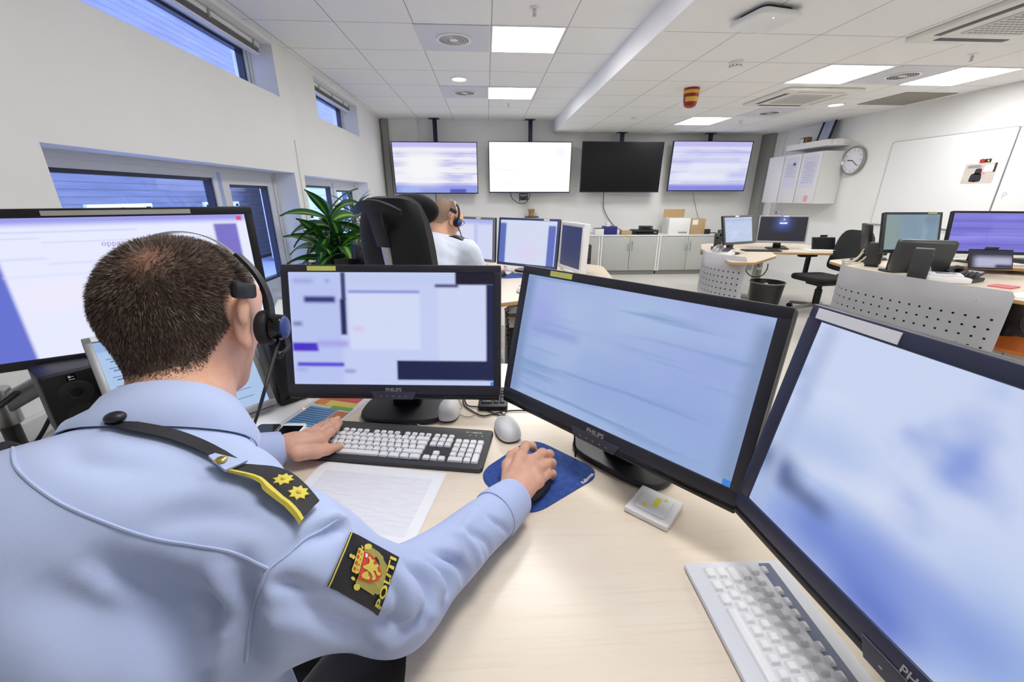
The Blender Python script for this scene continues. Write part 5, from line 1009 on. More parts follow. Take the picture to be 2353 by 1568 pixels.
def net(f,ax,ay,az,B=8):
    nx,ny,nz=len(ax),len(ay),len(az); D=np.empty((nx,ny,nz),np.float32)
    cx=[(i,min(i+B,nx-1)) for i in range(0,nx-1,B)]; cy=[(i,min(i+B,ny-1)) for i in range(0,ny-1,B)]; cz=[(i,min(i+B,nz-1)) for i in range(0,nz-1,B)]
    C=np.array([[(ax[a]+ax[b])/2,(ay[c]+ay[d])/2,(az[e]+az[g])/2] for a,b in cx for c,d in cy for e,g in cz])
    Hd=np.array([np.sqrt((ax[b]-ax[a])**2+(ay[d]-ay[c])**2+(az[g]-az[e])**2)/2 for a,b in cx for c,d in cy for e,g in cz])
    dc=f(C); idx=[(a,b,c,d,e,g) for a,b in cx for c,d in cy for e,g in cz]; act=np.abs(dc)<Hd*1.7+.012
    for n,(a,b,c,d,e,g) in enumerate(idx):
        if not act[n]: D[a:b+1,c:d+1,e:g+1]=.5 if dc[n]>0 else -.5
    pts=[];loc=[]
    for n,(a,b,c,d,e,g) in enumerate(idx):
        if act[n]:
            X,Y,Z=np.meshgrid(ax[a:b+1],ay[c:d+1],az[e:g+1],indexing='ij'); pts.append(np.stack([X,Y,Z],-1).reshape(-1,3)); loc.append(n)
    vals=f(np.concatenate(pts)); o=0
    for n,p in zip(loc,pts):
        a,b,c,d,e,g=idx[n]; D[a:b+1,c:d+1,e:g+1]=vals[o:o+len(p)].reshape(b-a+1,d-c+1,g-e+1); o+=len(p)
    s=D<0; cnt=np.zeros((nx-1,ny-1,nz-1),np.int8)
    for i in (0,1):
        for j in (0,1):
            for k in (0,1): cnt+=s[i:nx-1+i,j:ny-1+j,k:nz-1+k]
    cell=np.argwhere((cnt>0)&(cnt<8)); vid=np.full((nx-1,ny-1,nz-1),-1,np.int32); vid[tuple(cell.T)]=np.arange(len(cell))
    A=np.zeros((len(cell),3)); N=np.zeros(len(cell)); I,J,K=cell.T
    for d_ in range(3):
        for u in (0,1):
            for v in (0,1):
                o0=[0,0,0]; o0[(d_+1)%3]=u; o0[(d_+2)%3]=v; o1=list(o0); o1[d_]=1
                p0=(I+o0[0],J+o0[1],K+o0[2]); p1=(I+o1[0],J+o1[1],K+o1[2]); a=D[p0].astype(float); b=D[p1].astype(float); m=(a<0)!=(b<0)
                t=np.where(m,a/np.where(m,a-b,1),0)
                q0=np.stack([ax[p0[0]],ay[p0[1]],az[p0[2]]],1); q1=np.stack([ax[p1[0]],ay[p1[1]],az[p1[2]]],1)
                A+=np.where(m[:,None],q0+(q1-q0)*t[:,None],0); N+=m
    A/=N[:,None]; F=[]
    for d_ in range(3):
        sl0=[slice(1,-1)]*3; sl1=[slice(1,-1)]*3; sl0[d_]=slice(0,-1); sl1[d_]=slice(1,None)
        a=s[tuple(sl0)]; b=s[tuple(sl1)]; e=np.argwhere(a!=b); e2=e.copy()
        for q in range(3):
            if q!=d_: e2[:,q]+=1
        u,v=(d_+1)%3,(d_+2)%3
        def cid(du,dv): c=e2.copy(); c[:,u]-=du; c[:,v]-=dv; return vid[tuple(c.T)]
        Q=np.stack([cid(1,1),cid(0,1),cid(0,0),cid(1,0)],1); fl=~s[tuple(e2.T)] if False else ~s[tuple(e2.T)]
        Q[fl]=Q[fl][:,::-1]; F.append(Q)
    F=np.concatenate(F); F=F[(F>=0).all(1)]
    v=A-A.mean(0); vol=np.einsum('ij,ij->i',v[F[:,0]],np.cross(v[F[:,1]],v[F[:,2]])).sum()
    return A,(F if vol>0 else F[:,::-1])
def np_mesh(name,A,F,mats,parent=None,origin=None,smooth_it=0):
    if origin is not None: A=A-np.array(origin)
    me=bpy.data.meshes.new(name); me.vertices.add(len(A)); me.vertices.foreach_set('co',A.astype(np.float32).ravel()); me.loops.add(F.size); me.loops.foreach_set('vertex_index',F.astype(np.int32).ravel())
    me.polygons.add(len(F)); me.polygons.foreach_set('loop_start',np.arange(0,F.size,F.shape[1],dtype=np.int32)); me.polygons.foreach_set('loop_total',np.full(len(F),F.shape[1],np.int32)); me.update(calc_edges=True); me.validate()
    me.polygons.foreach_set('use_smooth',[True]*len(me.polygons))
    for m in mats: me.materials.append(m)
    return link(name,me,parent)
def relax(A,F,it=2,lam=.5):
    E=np.concatenate([F[:,[i,(i+1)%4]] for i in range(4)]); 
    for _ in range(it):
        S_=np.zeros_like(A); n=np.zeros(len(A)); 
        for a,b in ((0,1),(1,0)): np.add.at(S_,E[:,a],A[E[:,b]]); np.add.at(n,E[:,a],1)
        A=A+lam*(S_/np.maximum(n,1)[:,None]-A)
    return A
def vnormals(A,F):
    n=np.cross(A[F[:,2]]-A[F[:,0]],A[F[:,3]]-A[F[:,1]]); N=np.zeros_like(A)
    for i in range(4): np.add.at(N,F[:,i],n)
    return N/(np.linalg.norm(N,axis=1)[:,None]+1e-12)
def bvh_of(A,F): return BVHTree.FromPolygons([tuple(p) for p in A],[tuple(int(i) for i in f) for f in F])
def cast(bvh,u,v,off=0):
    h=bvh.ray_cast(CAM,ray(u,v).normalized())
    if h[0] is None: return None
    n=h[1]; n=n if n.dot(CAM-h[0])>0 else -n
    return h[0]+n*off
def castline(bvh,px,off=0,n=6,closed=False):
    P=spline([Vector((u,v)) for u,v in px],n,closed) if len(px)>2 else [Vector(px[0]).lerp(Vector(px[1]),i/n) for i in range(n+1)]
    return [q for q in (cast(bvh,p[0],p[1],off) for p in P) if q is not None]
def crease(A,F,lines):
    """cloth folds: push the surface in (or out) along drawn lines"""
    bv=bvh_of(A,F); N=vnormals(A,F); D=np.zeros(len(A))
    for px,amp,wd in lines:
        wd*=.72; L=castline(bv,px,0,5)
        if len(L)<2: continue
        L=np.array([tuple(p) for p in L]); best=np.full(len(A),9.); tt=np.zeros(len(A))
        lo=L.min(0)-wd*3; hi=L.max(0)+wd*3; I=np.nonzero(np.all((A>lo)&(A<hi),axis=1))[0]
        if not len(I): continue
        x=A[I]; b=np.full(len(I),9.); t=np.zeros(len(I))
        for i in range(len(L)-1):
            ab=L[i+1]-L[i]; h=np.clip((x-L[i])@ab/(ab@ab+1e-12),0,1); d=np.linalg.norm(x-L[i]-np.outer(h,ab),axis=1); m=d<b; b[m]=d[m]; t[m]=((i+h)/(len(L)-1))[m]
        D[I]+=amp*np.exp(-(b/wd)**2)*np.sin(PI*np.clip(.06+t*.88,0,1))**.6
    return A+N*D[:,None]
def wrinkle(A,F,seed,amp,freq,stretch=(1,1,1)):
    rs=np.random.RandomState(seed); N=vnormals(A,F); d=np.zeros(len(A)); Q=A*np.array(stretch)
    for o in range(14):
        w=rs.normal(size=3)*freq*(1+.5*(o%3)); d+=np.sin(Q@w+rs.uniform(0,6.28)+1.3*np.sin(Q@(rs.normal(size=3)*freq*.5)))/(1+.5*(o%3))
    return A+N*(d/14*amp*2)[:,None]
k=NT('skin'); n=k.noise(k.tc.outputs['Object'],28,5,.6); n2=k.noise(k.tc.outputs['Object'],260,3); c=k.mix(k.step(n,.3,.7),lin((226,170,142)),lin((234,186,160))); c=k.mix(k.math('MULTIPLY',k.step(n2,.5,.75),.25),c,lin((208,140,116)))
k.put(k.b.inputs['Base Color'],c); k.b.inputs['Roughness'].default_value=.48; k.b.inputs['Subsurface Weight'].default_value=.12; k.b.inputs['Subsurface Radius'].default_value=(.02,.008,.004); k.b.inputs['Subsurface Scale'].default_value=.4
bp=k.nt.nodes.new('ShaderNodeBump'); bp.inputs['Strength'].default_value=.12; bp.inputs['Distance'].default_value=.001; k.nt.links.new(n2,bp.inputs['Height']); k.nt.links.new(bp.outputs[0],k.b.inputs['Normal']); M_skin=k.m
def cloth(name,c1,c2):
    k=NT(name); n=k.noise(k.tc.outputs['Object'],6,3); w1=k.noise(k.mapped((1,1,1)),900,2); k.put(k.b.inputs['Base Color'],k.mix(n,lin(c1),lin(c2))); k.b.inputs['Roughness'].default_value=.8; k.b.inputs['Sheen Weight'].default_value=.25; k.b.inputs['Specular IOR Level'].default_value=.25
    bp=k.nt.nodes.new('ShaderNodeBump'); bp.inputs['Strength'].default_value=.15; bp.inputs['Distance'].default_value=.0008; k.nt.links.new(w1,bp.inputs['Height']); k.nt.links.new(bp.outputs[0],k.b.inputs['Normal']); return k.m
M_shirt=cloth('light_blue_cotton',(176,190,228),(187,201,237)); M_shirt2=cloth('pale_cotton',(206,214,232),(216,222,238)); M_trous=cloth('black_trousers',(20,20,30),(26,26,36))
M_nylon=mat('black_nylon',(20,21,26),.6,bump=.3,bscale=1200); M_gold=mat('gold_thread',(226,208,84),.55,bump=.4,bscale=1500); M_goldk=mat('gold_button',(214,190,110),.25,.9)
def headframe(az,tilt,roll=0):
    F0=np.array([math.sin(R(az)),math.cos(R(az)),0]); Rr=np.array([math.cos(R(az)),-math.sin(R(az)),0]); Z=np.array([0,0,1.])
    U=Z*math.cos(R(tilt))+F0*math.sin(R(tilt)); Fw=F0*math.cos(R(tilt))-Z*math.sin(R(tilt)); return np.stack([Rr,Fw,U],1)
def add_head(s,C,Hm,sc=1.0):
    def L(x,y,z): return C+Hm@np.array([x,y,z])*sc
    E=lambda c,r,k=.02,sub=False: s.ell(L(*c),np.array(r)*sc,Hm,k*sc,sub)
    E((0,-.012,.016),(.075,.096,.089)); E((0,.036,.016),(.066,.064,.080),.03); E((0,.040,-.060),(.052,.050,.055),.035); E((0,.068,-.098),(.028,.022,.018),.03)
    E((0,.084,.030),(.05,.014,.03),.03); E((.034,.070,-.02),(.024,.018,.02),.02); E((-.034,.070,-.02),(.024,.018,.02),.02)
    for q in (-1,1): E((q*.030,.094,.010),(.016,.012,.010),.012,True); E((q*.013,.105,-.034),(.009,.010,.008),.008)
    s.cap(L(0,.094,.012),L(0,.116,-.026),.008*sc,.011*sc,.012*sc); E((0,.098,-.058),(.022,.010,.005),.008); E((0,.096,-.069),(.020,.010,.006),.006); E((0,.104,-.0635),(.022,.006,.0016),.003,True)
    for q in (-1,1):
        E((q*.079,-.016,-.004),(.007,.017,.034),.006); E((q*.088,-.026,.010),(.006,.013,.022),.005); E((q*.081,-.010,-.034),(.006,.010,.012),.005); E((q*.090,-.012,-.002),(.007,.010,.017),.004,True)
    return L
def add_hand(s,W,K,pal,joints,r=.0085,thumb=None,side=1):
    """wrist W, knuckle row K (index..little), each finger a chain of joints rooted in the palm"""
    W=np.array(W); K=[np.array(q) for q in K]
    rs=(.0125,.0130,.0122,.0112)
    for i,q in enumerate(K): s.cap(W*(.78)+q*.22+(K[min(3,i)]-np.mean(K,axis=0))*.25,q,.0165,rs[i]+.0012,.012)
    for i in range(3): s.cap(K[i],K[i+1],.0115,.0110,.010); s.cap((K[i]+W)/2,(K[i+1]+W)/2,.0145,.0145,.012)
    for i,(q,ch) in enumerate(zip(K,joints)):
        pts=[q]+[np.array(c) for c in ch]; rr=[rs[i],rs[i]-.0014,rs[i]-.0026,rs[i]-.0046]
        for a in range(len(pts)-1): s.cap(pts[a],pts[a+1],rr[a],rr[a+1],.0042)
        for a in range(1,len(pts)-1): s.ell(pts[a]+np.array([0,0,.0015]),(rr[a]+.0006,)*3,None,.004)
        s.ell(q+np.array([0,0,.003]),(.011,.011,.0105),None,.006)
    if thumb is not None:
        t=[np.array(c) for c in thumb]; s.chain(t,[.0165,.0135,.0115,.0088],.009)
# ---------------------------------------------------------------- the near officer
HC=np.array(at(433,732,d=.60)); Hm=headframe(-1,14)
NB=V3(-.400,.470,1.085); PEL=V3(-.49,.13,.56); CH=V3(-.425,.375,.98); AB=V3(-.465,.23,.76)
RS=V3(-.222,.345,1.008); LS=V3(-.572,.475,.985); RE=np.array(at(914,1384,z=.856)); RW=V3(.030,.632,.828); LE=V3(-.70,.70,.87); LW=V3(-.505,.838,.827)
FD=V3(.37,.93,0); SD=V3(.93,-.37,0); UP=V3(0,0,1.)
bd_=SDF()
Lh=add_head(bd_,HC,Hm,1.055)
bd_.cap(NB+V3(0,-.005,-.01),Lh(0,-.024,-.055),.056,.053,.03); bd_.cap(NB+V3(.0,.03,-.03),Lh(0,.0,-.07),.048,.048,.03)
BX=FD*.8-UP*.6*0
bd_.chain([PEL,AB,CH],[.12,.12,.128],.05,ax=FD,ratio=.68); bd_.cap(RS-FD*0+V3(-.03,.01,0),LS+V3(.03,0,0),.048,.048,.05); bd_.cap(NB,(RS+NB)/2,.055,.05,.04); bd_.cap(NB,(LS+NB)/2,.055,.05,.04)
bd_.chain([RS,RE,RW],[.044,.038,.027],.03); bd_.chain([LS,LE,LW],[.044,.038,.027],.03)
# right hand over a mouse: knuckles raised, fingers bent down over its far side
MZ=.7835
hp=lambda u,v,z: np.array(at(u,v,z=z))
Kr=[hp(1196,1052,.838),hp(1219,1062,.842),hp(1229,1083,.838),hp(1236,1107,.828)]
Jr=[[hp(1208,1026,.835),hp(1222,1027,.815),hp(1228,1034,.800)],[hp(1246,1044,.838),hp(1262,1046,.818),hp(1264,1056,.802)],[hp(1256,1067,.832),hp(1268,1066,.812),hp(1268,1078,.797)],[hp(1258,1090,.818),hp(1269,1090,.800),hp(1268,1098,.791)]]
add_hand(bd_,RW+V3(.012,.03,.0),Kr,None,Jr,thumb=[RW*.55+Kr[0]*.45+V3(-.012,0,-.012),hp(1168,1070,.818),hp(1176,1048,.806),hp(1188,1035,.797)])
bd_.cap(RW,(Kr[0]+Kr[3])/2*.35+RW*.65,.027,.028,.02,ax=UP,ratio=.75)
# left hand flat on the keyboard: index and thumb spread
Kl=[hp(738,1012,.830),hp(728,1004,.830),hp(717,1000,.826),hp(706,999,.818)]
Jl=[[hp(758,994,.828),hp(771,983,.818),hp(781,973,.806)],[hp(752,984,.826),hp(766,972,.815),hp(776,963,.804)],[hp(742,982,.822),hp(755,973,.811),hp(764,966,.801)],[hp(728,985,.813),hp(739,978,.804),hp(748,973,.797)]]
add_hand(bd_,LW+V3(.02,.012,.004),Kl,None,Jl,thumb=[LW*.5+Kl[0]*.5+V3(.012,-.022,-.010),hp(727,1040,.816),hp(752,1034,.812),hp(780,1026,.806)])
bd_.cap(LW,(Kl[0]+Kl[3])/2*.35+LW*.65,.027,.029,.02,ax=UP,ratio=.72)
# legs
RH,LH=PEL+SD*.09,PEL-SD*.09; RK,LK=V3(-.19,.62,.56),V3(-.46,.70,.55); RA,LA=V3(-.16,.66,.09),V3(-.46,.72,.09)
for h_,k_,a_ in ((RH,RK,RA),(LH,LK,LA)): bd_.chain([h_,k_,a_],[.085,.058,.038],.03); bd_.cap(a_+V3(0,-.03,-.05),a_+FD*.17+V3(0,0,-.06),.035,.030,.02)
ax=axis([(-.86,.012),(-.58,.003),(-.53,.0022),(-.34,.0028),(-.28,.006),(-.02,.0022),(.155,.01),(.18,0)]); ay=axis([(-.04,.014),(.40,.0035),(.62,.0022),(1.02,.01),(1.08,0)]); az=axis([(-.01,.014),(.76,.0022),(.862,.008),(1.06,.003),(1.40,.01),(1.42,0)])
A,F=net(bd_,ax,ay,az); A=relax(A,F,1,.4)
person=np_mesh('person',A,F,[M_skin],None,PEL); person.location=PEL
tag(person,'officer in a light blue shirt and headset seen from behind, one hand on a mouse','person')
bodyA,bodyF=A,F; bodyB=bvh_of(A,F)
def worn(g,name,mats,par,org=PEL,**kw):
    g.bm.transform(Matrix.Translation(-Vector(org))); return g.build(name,mats,par,**kw)
# shirt
sh=SDF()
sh.chain([PEL+V3(0,0,-.04)+SD*.03,AB+SD*.065+FD*.075,CH],[.148,.172,.166],.06,ax=FD,ratio=.72); sh.cap(RS+V3(-.01,0,-.005),LS,.070,.066,.07); sh.cap(NB+V3(0,-.02,-.03),(RS+NB)/2,.070,.064,.05); sh.cap(NB+V3(0,-.02,-.03),(LS+NB)/2,.070,.064,.05)
sh.ell(CH-FD*.05+V3(0,0,.02),(.15,.11,.13),None,.06)
sh.chain([RS,RE+V3(0,-.002,.004)],[.070,.056],.05); sh.chain([RE+V3(0,0,.004),RW],[.056,.040],.03); sh.chain([LS,LE],[.072,.066],.05); sh.chain([LE,LW],[.062,.040],.03)
ax=axis([(-.86,.005),(.10,0)]); ay=axis([(-.12,.005),(.92,0)]); az=axis([(.46,.010),(.74,.0046),(1.20,0)])
A,F=net(sh,ax,ay,az); A=relax(A,F,2,.5)
folds=[([(880,1310),(915,1370),(905,1430)],-.008,.010),([(945,1290),(1000,1320),(1035,1400)],.007,.009),([(985,1265),(1050,1290),(1095,1340)],-.008,.009),([(1040,1220),(1085,1255),(1110,1310)],.006,.009),([(640,1330),(700,1380),(760,1440)],-.007,.014),([(620,1345),(690,1350),(750,1370)],-.008,.010),([(590,1430),(700,1440),(800,1490)],.008,.014),([(430,1330),(455,1420),(470,1520)],-.016,.016),([(200,1290),(290,1350),(350,1440)],-.010,.016),([(720,1250),(770,1215),(800,1210)],-.008,.010),([(745,1205),(790,1195),(810,1230)],.007,.008),([(860,1420),(940,1440),(985,1400)],-.010,.011),([(840,1300+150),(900,1480),(950,1440)],.008,.012),([(1120,1190),(1160,1215),(1175,1250)],-.006,.007),([(1090,1180),(1060,1230),(1065,1290)],.006,.010),([(760,1420),(820,1450),(900,1430)],-.008,.014),([(60,1330),(160,1420),(260,1540)],-.018,.03),([(640,1180),(600,1150),(540,1170)],-.005,.014),([(250,1290),(330,1420),(430,1520)],-.022,.022),([(330,1310),(420,1400),(480,1500)],-.024,.02),([(540,1300),(552,1400),(580,1540)],-.026,.018),([(470,1390),(520,1480),(540,1560)],-.012,.016),([(395,1340),(470,1460),(500,1550)],.010,.02),
 ([(190,1400),(300,1480),(420,1560)],-.014,.022),([(100,1200),(230,1270),(400,1300)],-.006,.03),([(700,1225),(760,1190),(775,1215)],.007,.012),([(640,1290),(720,1220),(780,1200)],-.006,.010),
 ([(600,1420),(720,1430),(860,1470)],-.010,.02),([(930,1300),(985,1350),(975,1430)],-.012,.012),([(970,1275),(1030,1330),(1020,1400)],-.012,.012),([(905,1320),(940,1400),(900,1460)],.008,.014),([(1010,1270),(1060,1300),(1075,1370)],-.010,.010),([(1070,1220),(1120,1250),(1130,1310)],-.006,.008),
 ([(1000,1420),(960,1380),(940,1340)],.007,.012),([(150,1010),(200,1060),(330,1080)],-.007,.02),([(330,1160),(450,1130),(560,1150)],.005,.02),([(350,1210),(480,1180),(600,1200)],-.005,.016)]
A=crease(A,F,folds); A=wrinkle(A,F,4,.0035,26)
NW=RW-RE; NW=NW/np.linalg.norm(NW)
shirtA,shirtF=A,F; shirtB=bvh_of(A,F)
shirt=np_mesh('shirt',A,F,[M_shirt],person,PEL)
def cuff(name,a,b,r0,r1,par,org,m):
    a=Vector(a);b=Vector(b); d=(b-a); M=Matrix.Translation(a)@d.to_track_quat('Z','Y').to_matrix().to_4x4(); L=d.length; g=G(); g.lathe([(r0-.006,.0),(r0,.0),(r0+.001,L*.08),((r0+r1)/2+.001,L*.5),(r1,L*.96),(r1-.001,L),(r1-.004,L*.97),(r1-.006,L*.6)],36,M=M); return worn(g,name,m,par,org)
dw=(RW-RE)/np.linalg.norm(RW-RE); cuff('cuff',RW-dw*.045,RW+dw*.022,.0455,.0405,shirt,PEL,M_shirt)
dl=(LW-LE)/np.linalg.norm(LW-LE); cuff('cuff',LW-dl*.045,LW+dl*.020,.0450,.0405,shirt,PEL,M_shirt)
# seams
def seam(px,rad=.0016,off=.0004): 
    L=castline(shirtB,px,off,8)
    if len(L)>2: g=G(); g.tube(L,rad,6,smooth=False); worn(g,'seam',M_shirt,shirt)
seam([(30,1030),(38,1075),(90,1125),(170,1172),(330,1232),(450,1255),(540,1272),(617,1308)]); seam([(775,1195),(735,1220),(700,1240),(660,1275),(617,1310),(592,1370),(575,1440),(566,1520)])
# collar: a folded band round the neck
nax=Vector(Lh(0,-.028,-.055))-Vector(NB); nax.normalize(); fw=Vector(FD)*.9+Vector((0,0,0)); fw=(fw-nax*fw.dot(nax)).normalized(); rt=fw.cross(nax).normalized(); n0=Vector(NB)
def ring(phi,r,h): return n0+nax*h+(rt*math.sin(phi)-fw*math.cos(phi))*r
rows=[]
for i in range(41):
    ph=R(-158+316*i/40); t=abs(ph)/PI
    rows.append([ring(ph,.0665,.030-.020*t),ring(ph,.0685,.056-.020*t),ring(ph,.0705,.060-.022*t),ring(ph,.0755,.055-.022*t),ring(ph,.084,.036-.022*t),ring(ph,.094+.006*t,.010-.024*t),ring(ph,.097+.008*t,.004-.026*t)])
for r_ in rows:
    h=shirtB.find_nearest(r_[6]); e=h[0]+h[1]*(.0035 if h[1].dot(h[0]-Vector(CH))>0 else -.0035); r_[6]=e; r_[5]=r_[4].lerp(e,.62)+(r_[4]-n0).normalized()*.006
g=G(); g.strip(rows,.0022); worn(g,'collar',M_shirt,shirt,ang=70)
# lanyard over the collar edge
lp=spline([Vector(p) for p in ((205,968),(245,976),(300,990),(380,1006),(450,1030),(510,1060),(565,1098))],5); rows=[]
for a,b in zip(lp,lp[1:]):
    n_=Vector((-(b-a).y,(b-a).x)).normalized(); w_=11+3*(a.x-205)/360; r_=[cast(shirtB,a.x+n_.x*w_*e,a.y+n_.y*w_*e,.007) for e in (-1,-.3,.3,1)]
    if all(x is not None for x in r_): rows.append(r_)
g=G(); g.strip(rows,.0018); lan=worn(g,'lanyard',M_nylon,person,ang=70)
q=cast(shirtB,268,980,.011); g=G(); g.sph(q,(.010,.009,.006)); worn(g,'lanyard_clasp',M_black,lan)
# epaulette lying along the right shoulder
def qgrid(bvh,c0,c1,c2,c3,nu,nv,off,bulge=0):
    """sheet laid on the cloth between four picture corners (c0-c1 one end, c3-c2 the other)"""
    rows=[]
    for i in range(nu+1):
        t=i/nu; r_=[]
        for j in range(nv+1):
            s_=j/nv; a=Vector(c0).lerp(Vector(c3),t); b=Vector(c1).lerp(Vector(c2),t); p=a.lerp(b,s_)
            if bulge: p=p+Vector((bulge[0],bulge[1]))*math.sin(PI*t)
            h=cast(bvh,p.x,p.y,off(t,s_) if callable(off) else off); r_.append(h)
        rows.append(r_)
    return rows
def fillrows(rows):
    for r_ in rows:
        for j,x in enumerate(r_):
            if x is None:
                c=[y for y in r_ if y is not None]
                if c: r_[j]=min(c,key=lambda y:0).copy()
    return [r_ for r_ in rows if all(x is not None for x in r_)]
ER=fillrows(qgrid(shirtB,(513,1093),(560,1083),(724,1168),(685,1212),14,6,lambda t,s:.007+.005*math.sin(PI*t),(12,-12)))
if len(ER)>3:
    g=G(); g.strip(ER,.003); ep=worn(g,'epaulette',M_nylon,shirt,ang=60)
    g=G(); mid=[r_[0].lerp(r_[1],.9)+ (CAM-r_[0]).normalized()*.0035 for r_ in ER]; g.strip([[r_[0]+(CAM-r_[0]).normalized()*.0032,r_[0].lerp(r_[1],.75)+(CAM-r_[0]).normalized()*.0062,r_[1].lerp(r_[2],.35)+(CAM-r_[0]).normalized()*.0032] for r_ in ER],.0012); worn(g,'gold_stripe',M_gold,ep,ang=70)
    g=G(); g.tube([r_[6]+(CAM-r_[6]).normalized()*.001 for r_ in ER],.0012,6,smooth=False); worn(g,'gold_piping',M_gold,ep)
    for (i,j) in ((8,3),(11,3)):
        c=ER[i][j].lerp(ER[i][j+1],.6); tu=(ER[i+1][j]-ER[i-1][j]).normalized(); tv=(ER[i][j+1]-ER[i][j-1]).normalized(); nn=tu.cross(tv).normalized(); nn=nn if nn.dot(CAM-c)>0 else -nn; tv=nn.cross(tu)
        M=Matrix((tu,tv,nn)).transposed().to_4x4(); M.translation=c+nn*.0022
        pts=[((.0105 if q%2==0 else .0068)*math.cos(2*PI*q/16),(.0105 if q%2==0 else .0068)*math.sin(2*PI*q/16)) for q in range(16)]
        g=G(); g.prism(pts,0,.0018,M=M,bev=.0005); g.sph(M@Vector((0,0,.0015)),.0028,n=6); worn(g,'star',M_gold,ep)
    g=G(); r0=fillrows(qgrid(shirtB,(478,1072),(492,1066),(560,1082),(512,1106),5,3,.012)); g.strip(r0,.003) if len(r0)>2 else None; tb=worn(g,'shoulder_tab',M_shirt,shirt)
    p=cast(shirtB,504,1081,.015); g=G(); g.sph(p,(.006,.006,.003)); worn(g,'button',M_goldk,tb)
# sleeve badge
PT=fillrows(qgrid(shirtB,(804,1224),(752,1346),(868,1411),(914,1284),14,14,.0025))
if len(PT)>6:
    # refine the sheet into a smooth patch and draw the emblem in its own (s,t) coordinates
    g=G(); g.strip(PT,.0014); pa=worn(g,'shoulder_patch',M_nylon,shirt,ang=60)
    nU,nV=len(PT)-1,len(PT[0])-1
    def pp(s,t,lift=.0012):
        # s across (0 lower edge in photo .. 1 = upper edge), t from shoulder side (0) to elbow side (1)
        a=min(max(t,0),.9999)*nU; b=min(max(1-s,0),.9999)*nV; i,j=int(a),int(b); fa,fb=a-i,b-j; q=(PT[i][j]*(1-fa)*(1-fb)+PT[i+1][j]*fa*(1-fb)+PT[i][j+1]*(1-fa)*fb+PT[i+1][j+1]*fa*fb); return q+(CAM-q).normalized()*lift
    def draw(name,polys,m,lift):
        g=G(); b=bmesh.new()
        for P in polys:
            vs=[b.verts.new(pp(s,t,lift)) for s,t in P]
            try: b.faces.new(vs)
            except Exception: pass
        bmesh.ops.triangulate(b,faces=list(b.faces)); ex=bmesh.ops.extrude_face_region(b,geom=list(b.faces)); bmesh.ops.translate(b,vec=(CAM-pp(.5,.5)).normalized()*.0004,verts=[e for e in ex['geom'] if isinstance(e,bmesh.types.BMVert)]); g.add(b); return worn(g,name,m,pa,smooth=False)
    def E_(cs,ct,rs,rt_,n=14): return [(cs+rs*math.cos(2*PI*i/n),ct+rt_*math.sin(2*PI*i/n)) for i in range(n)]
    M_olive=mat('gold_thread_olive',(176,164,78),.65,bump=.5,bscale=1500); M_redt=mat('red_thread',(214,66,44),.6)
    draw('patch_border',[[(i/12,.0) for i in range(13)]+[(1-i/12,.024) for i in range(13)]],M_gold,.0020)
    K4=[Vector(c) for c in ((804,1224),(752,1346),(868,1411),(914,1284))]
    def st(x,y):
        # badge drawing units -> position on the patch sheet
        P_=Vector((740+x/6.815,1200+y/6.815)); s_,t_=.5,.5
        for _ in range(12):
            f=lambda s,t: (K4[0].lerp(K4[3],t)).lerp(K4[1].lerp(K4[2],t),1-s)
            e=f(s_,t_)-P_; a=(f(s_+1e-3,t_)-f(s_,t_))*1e3; b=(f(s_,t_+1e-3)-f(s_,t_))*1e3; dt=a.x*b.y-a.y*b.x; s_-=(e.x*b.y-e.y*b.x)/dt; t_-=(a.x*e.y-a.y*e.x)/dt
        return s_,t_
    def zd(name,polys,m,lift): return draw(name,[[st(x,y) for x,y in P] for P in polys],m,lift)
    EZ=lambda cx,cy,rx,ry,n=14: [(cx+rx*math.cos(2*PI*i/n),cy+ry*math.sin(2*PI*i/n)) for i in range(n)]
    zd('fasces',[[(630,425),(760,420),(850,480),(930,560),(935,600),(1000,690),(985,800),(960,900),(930,1000),(900,1090),(850,1135),(800,1110),(780,1145),(600,1035),(490,950),(520,885),(600,640)]],M_olive,.0018)
    zd('axe_head',[EZ(690,400,62,46),EZ(515,1015,52,54),[(580,370),(610,400),(620,440),(590,430)],[(415,870),(450,850),(490,880),(480,920),(440,905)]],M_gold,.0020)
    zd('shield',[[(622,472),(700,495),(790,575),(860,690),(905,800),(905,850),(850,910),(770,945),(690,935),(600,910),(525,885),(560,780),(600,640)]],M_redt,.0024)
    zd('lion',[[(690,555),(722,548),(742,592),(792,612),(772,642),(782,682),(840,662),(862,692),(832,722),(842,782),(892,812),(872,850),(830,838),(800,762),(770,770),(806,850),(812,892),(772,922),(742,890),(764,860),(722,792),(662,745),(620,732),(610,692),(662,672),(700,660),(712,612)],[(690,772),(622,792),(585,830),(600,872),(650,892),(690,905),(702,880),(650,866),(618,846),(628,812),(690,795)],EZ(700,872,20,30,10)],M_gold,.0030)
    zd('lion_axe',[[(648,500),(690,515),(672,572),(646,552)]],M_white,.0030)
    zd('crown',[[(540,415),(568,415),(626,472),(620,522),(592,640),(545,800),(512,815),(435,775),(433,742),(470,650),(500,540)],[(393,520),(430,500),(442,528),(472,520),(492,560),(458,596),(430,566),(400,562)]],M_gold,.0022)
    zd('crown_lining',[EZ(552,470,20,26,10),EZ(534,548,21,28,10),EZ(511,640,21,28,10),EZ(482,732,20,28,10)],M_redt,.0030); zd('crown_band',[EZ(588,510,9,14,8),EZ(572,590,9,14,8),EZ(550,670,9,14,8),EZ(526,748,9,14,8)],M_redt,.0030)
    tm=text_mesh('POLITI',1.0,ext=0,bold=.03,spacing=1.05); xs=[v.co.x for v in tm.vertices]; ys_=[v.co.y for v in tm.vertices]; x0,x1,y0,y1=min(xs),max(xs),min(ys_),max(ys_)
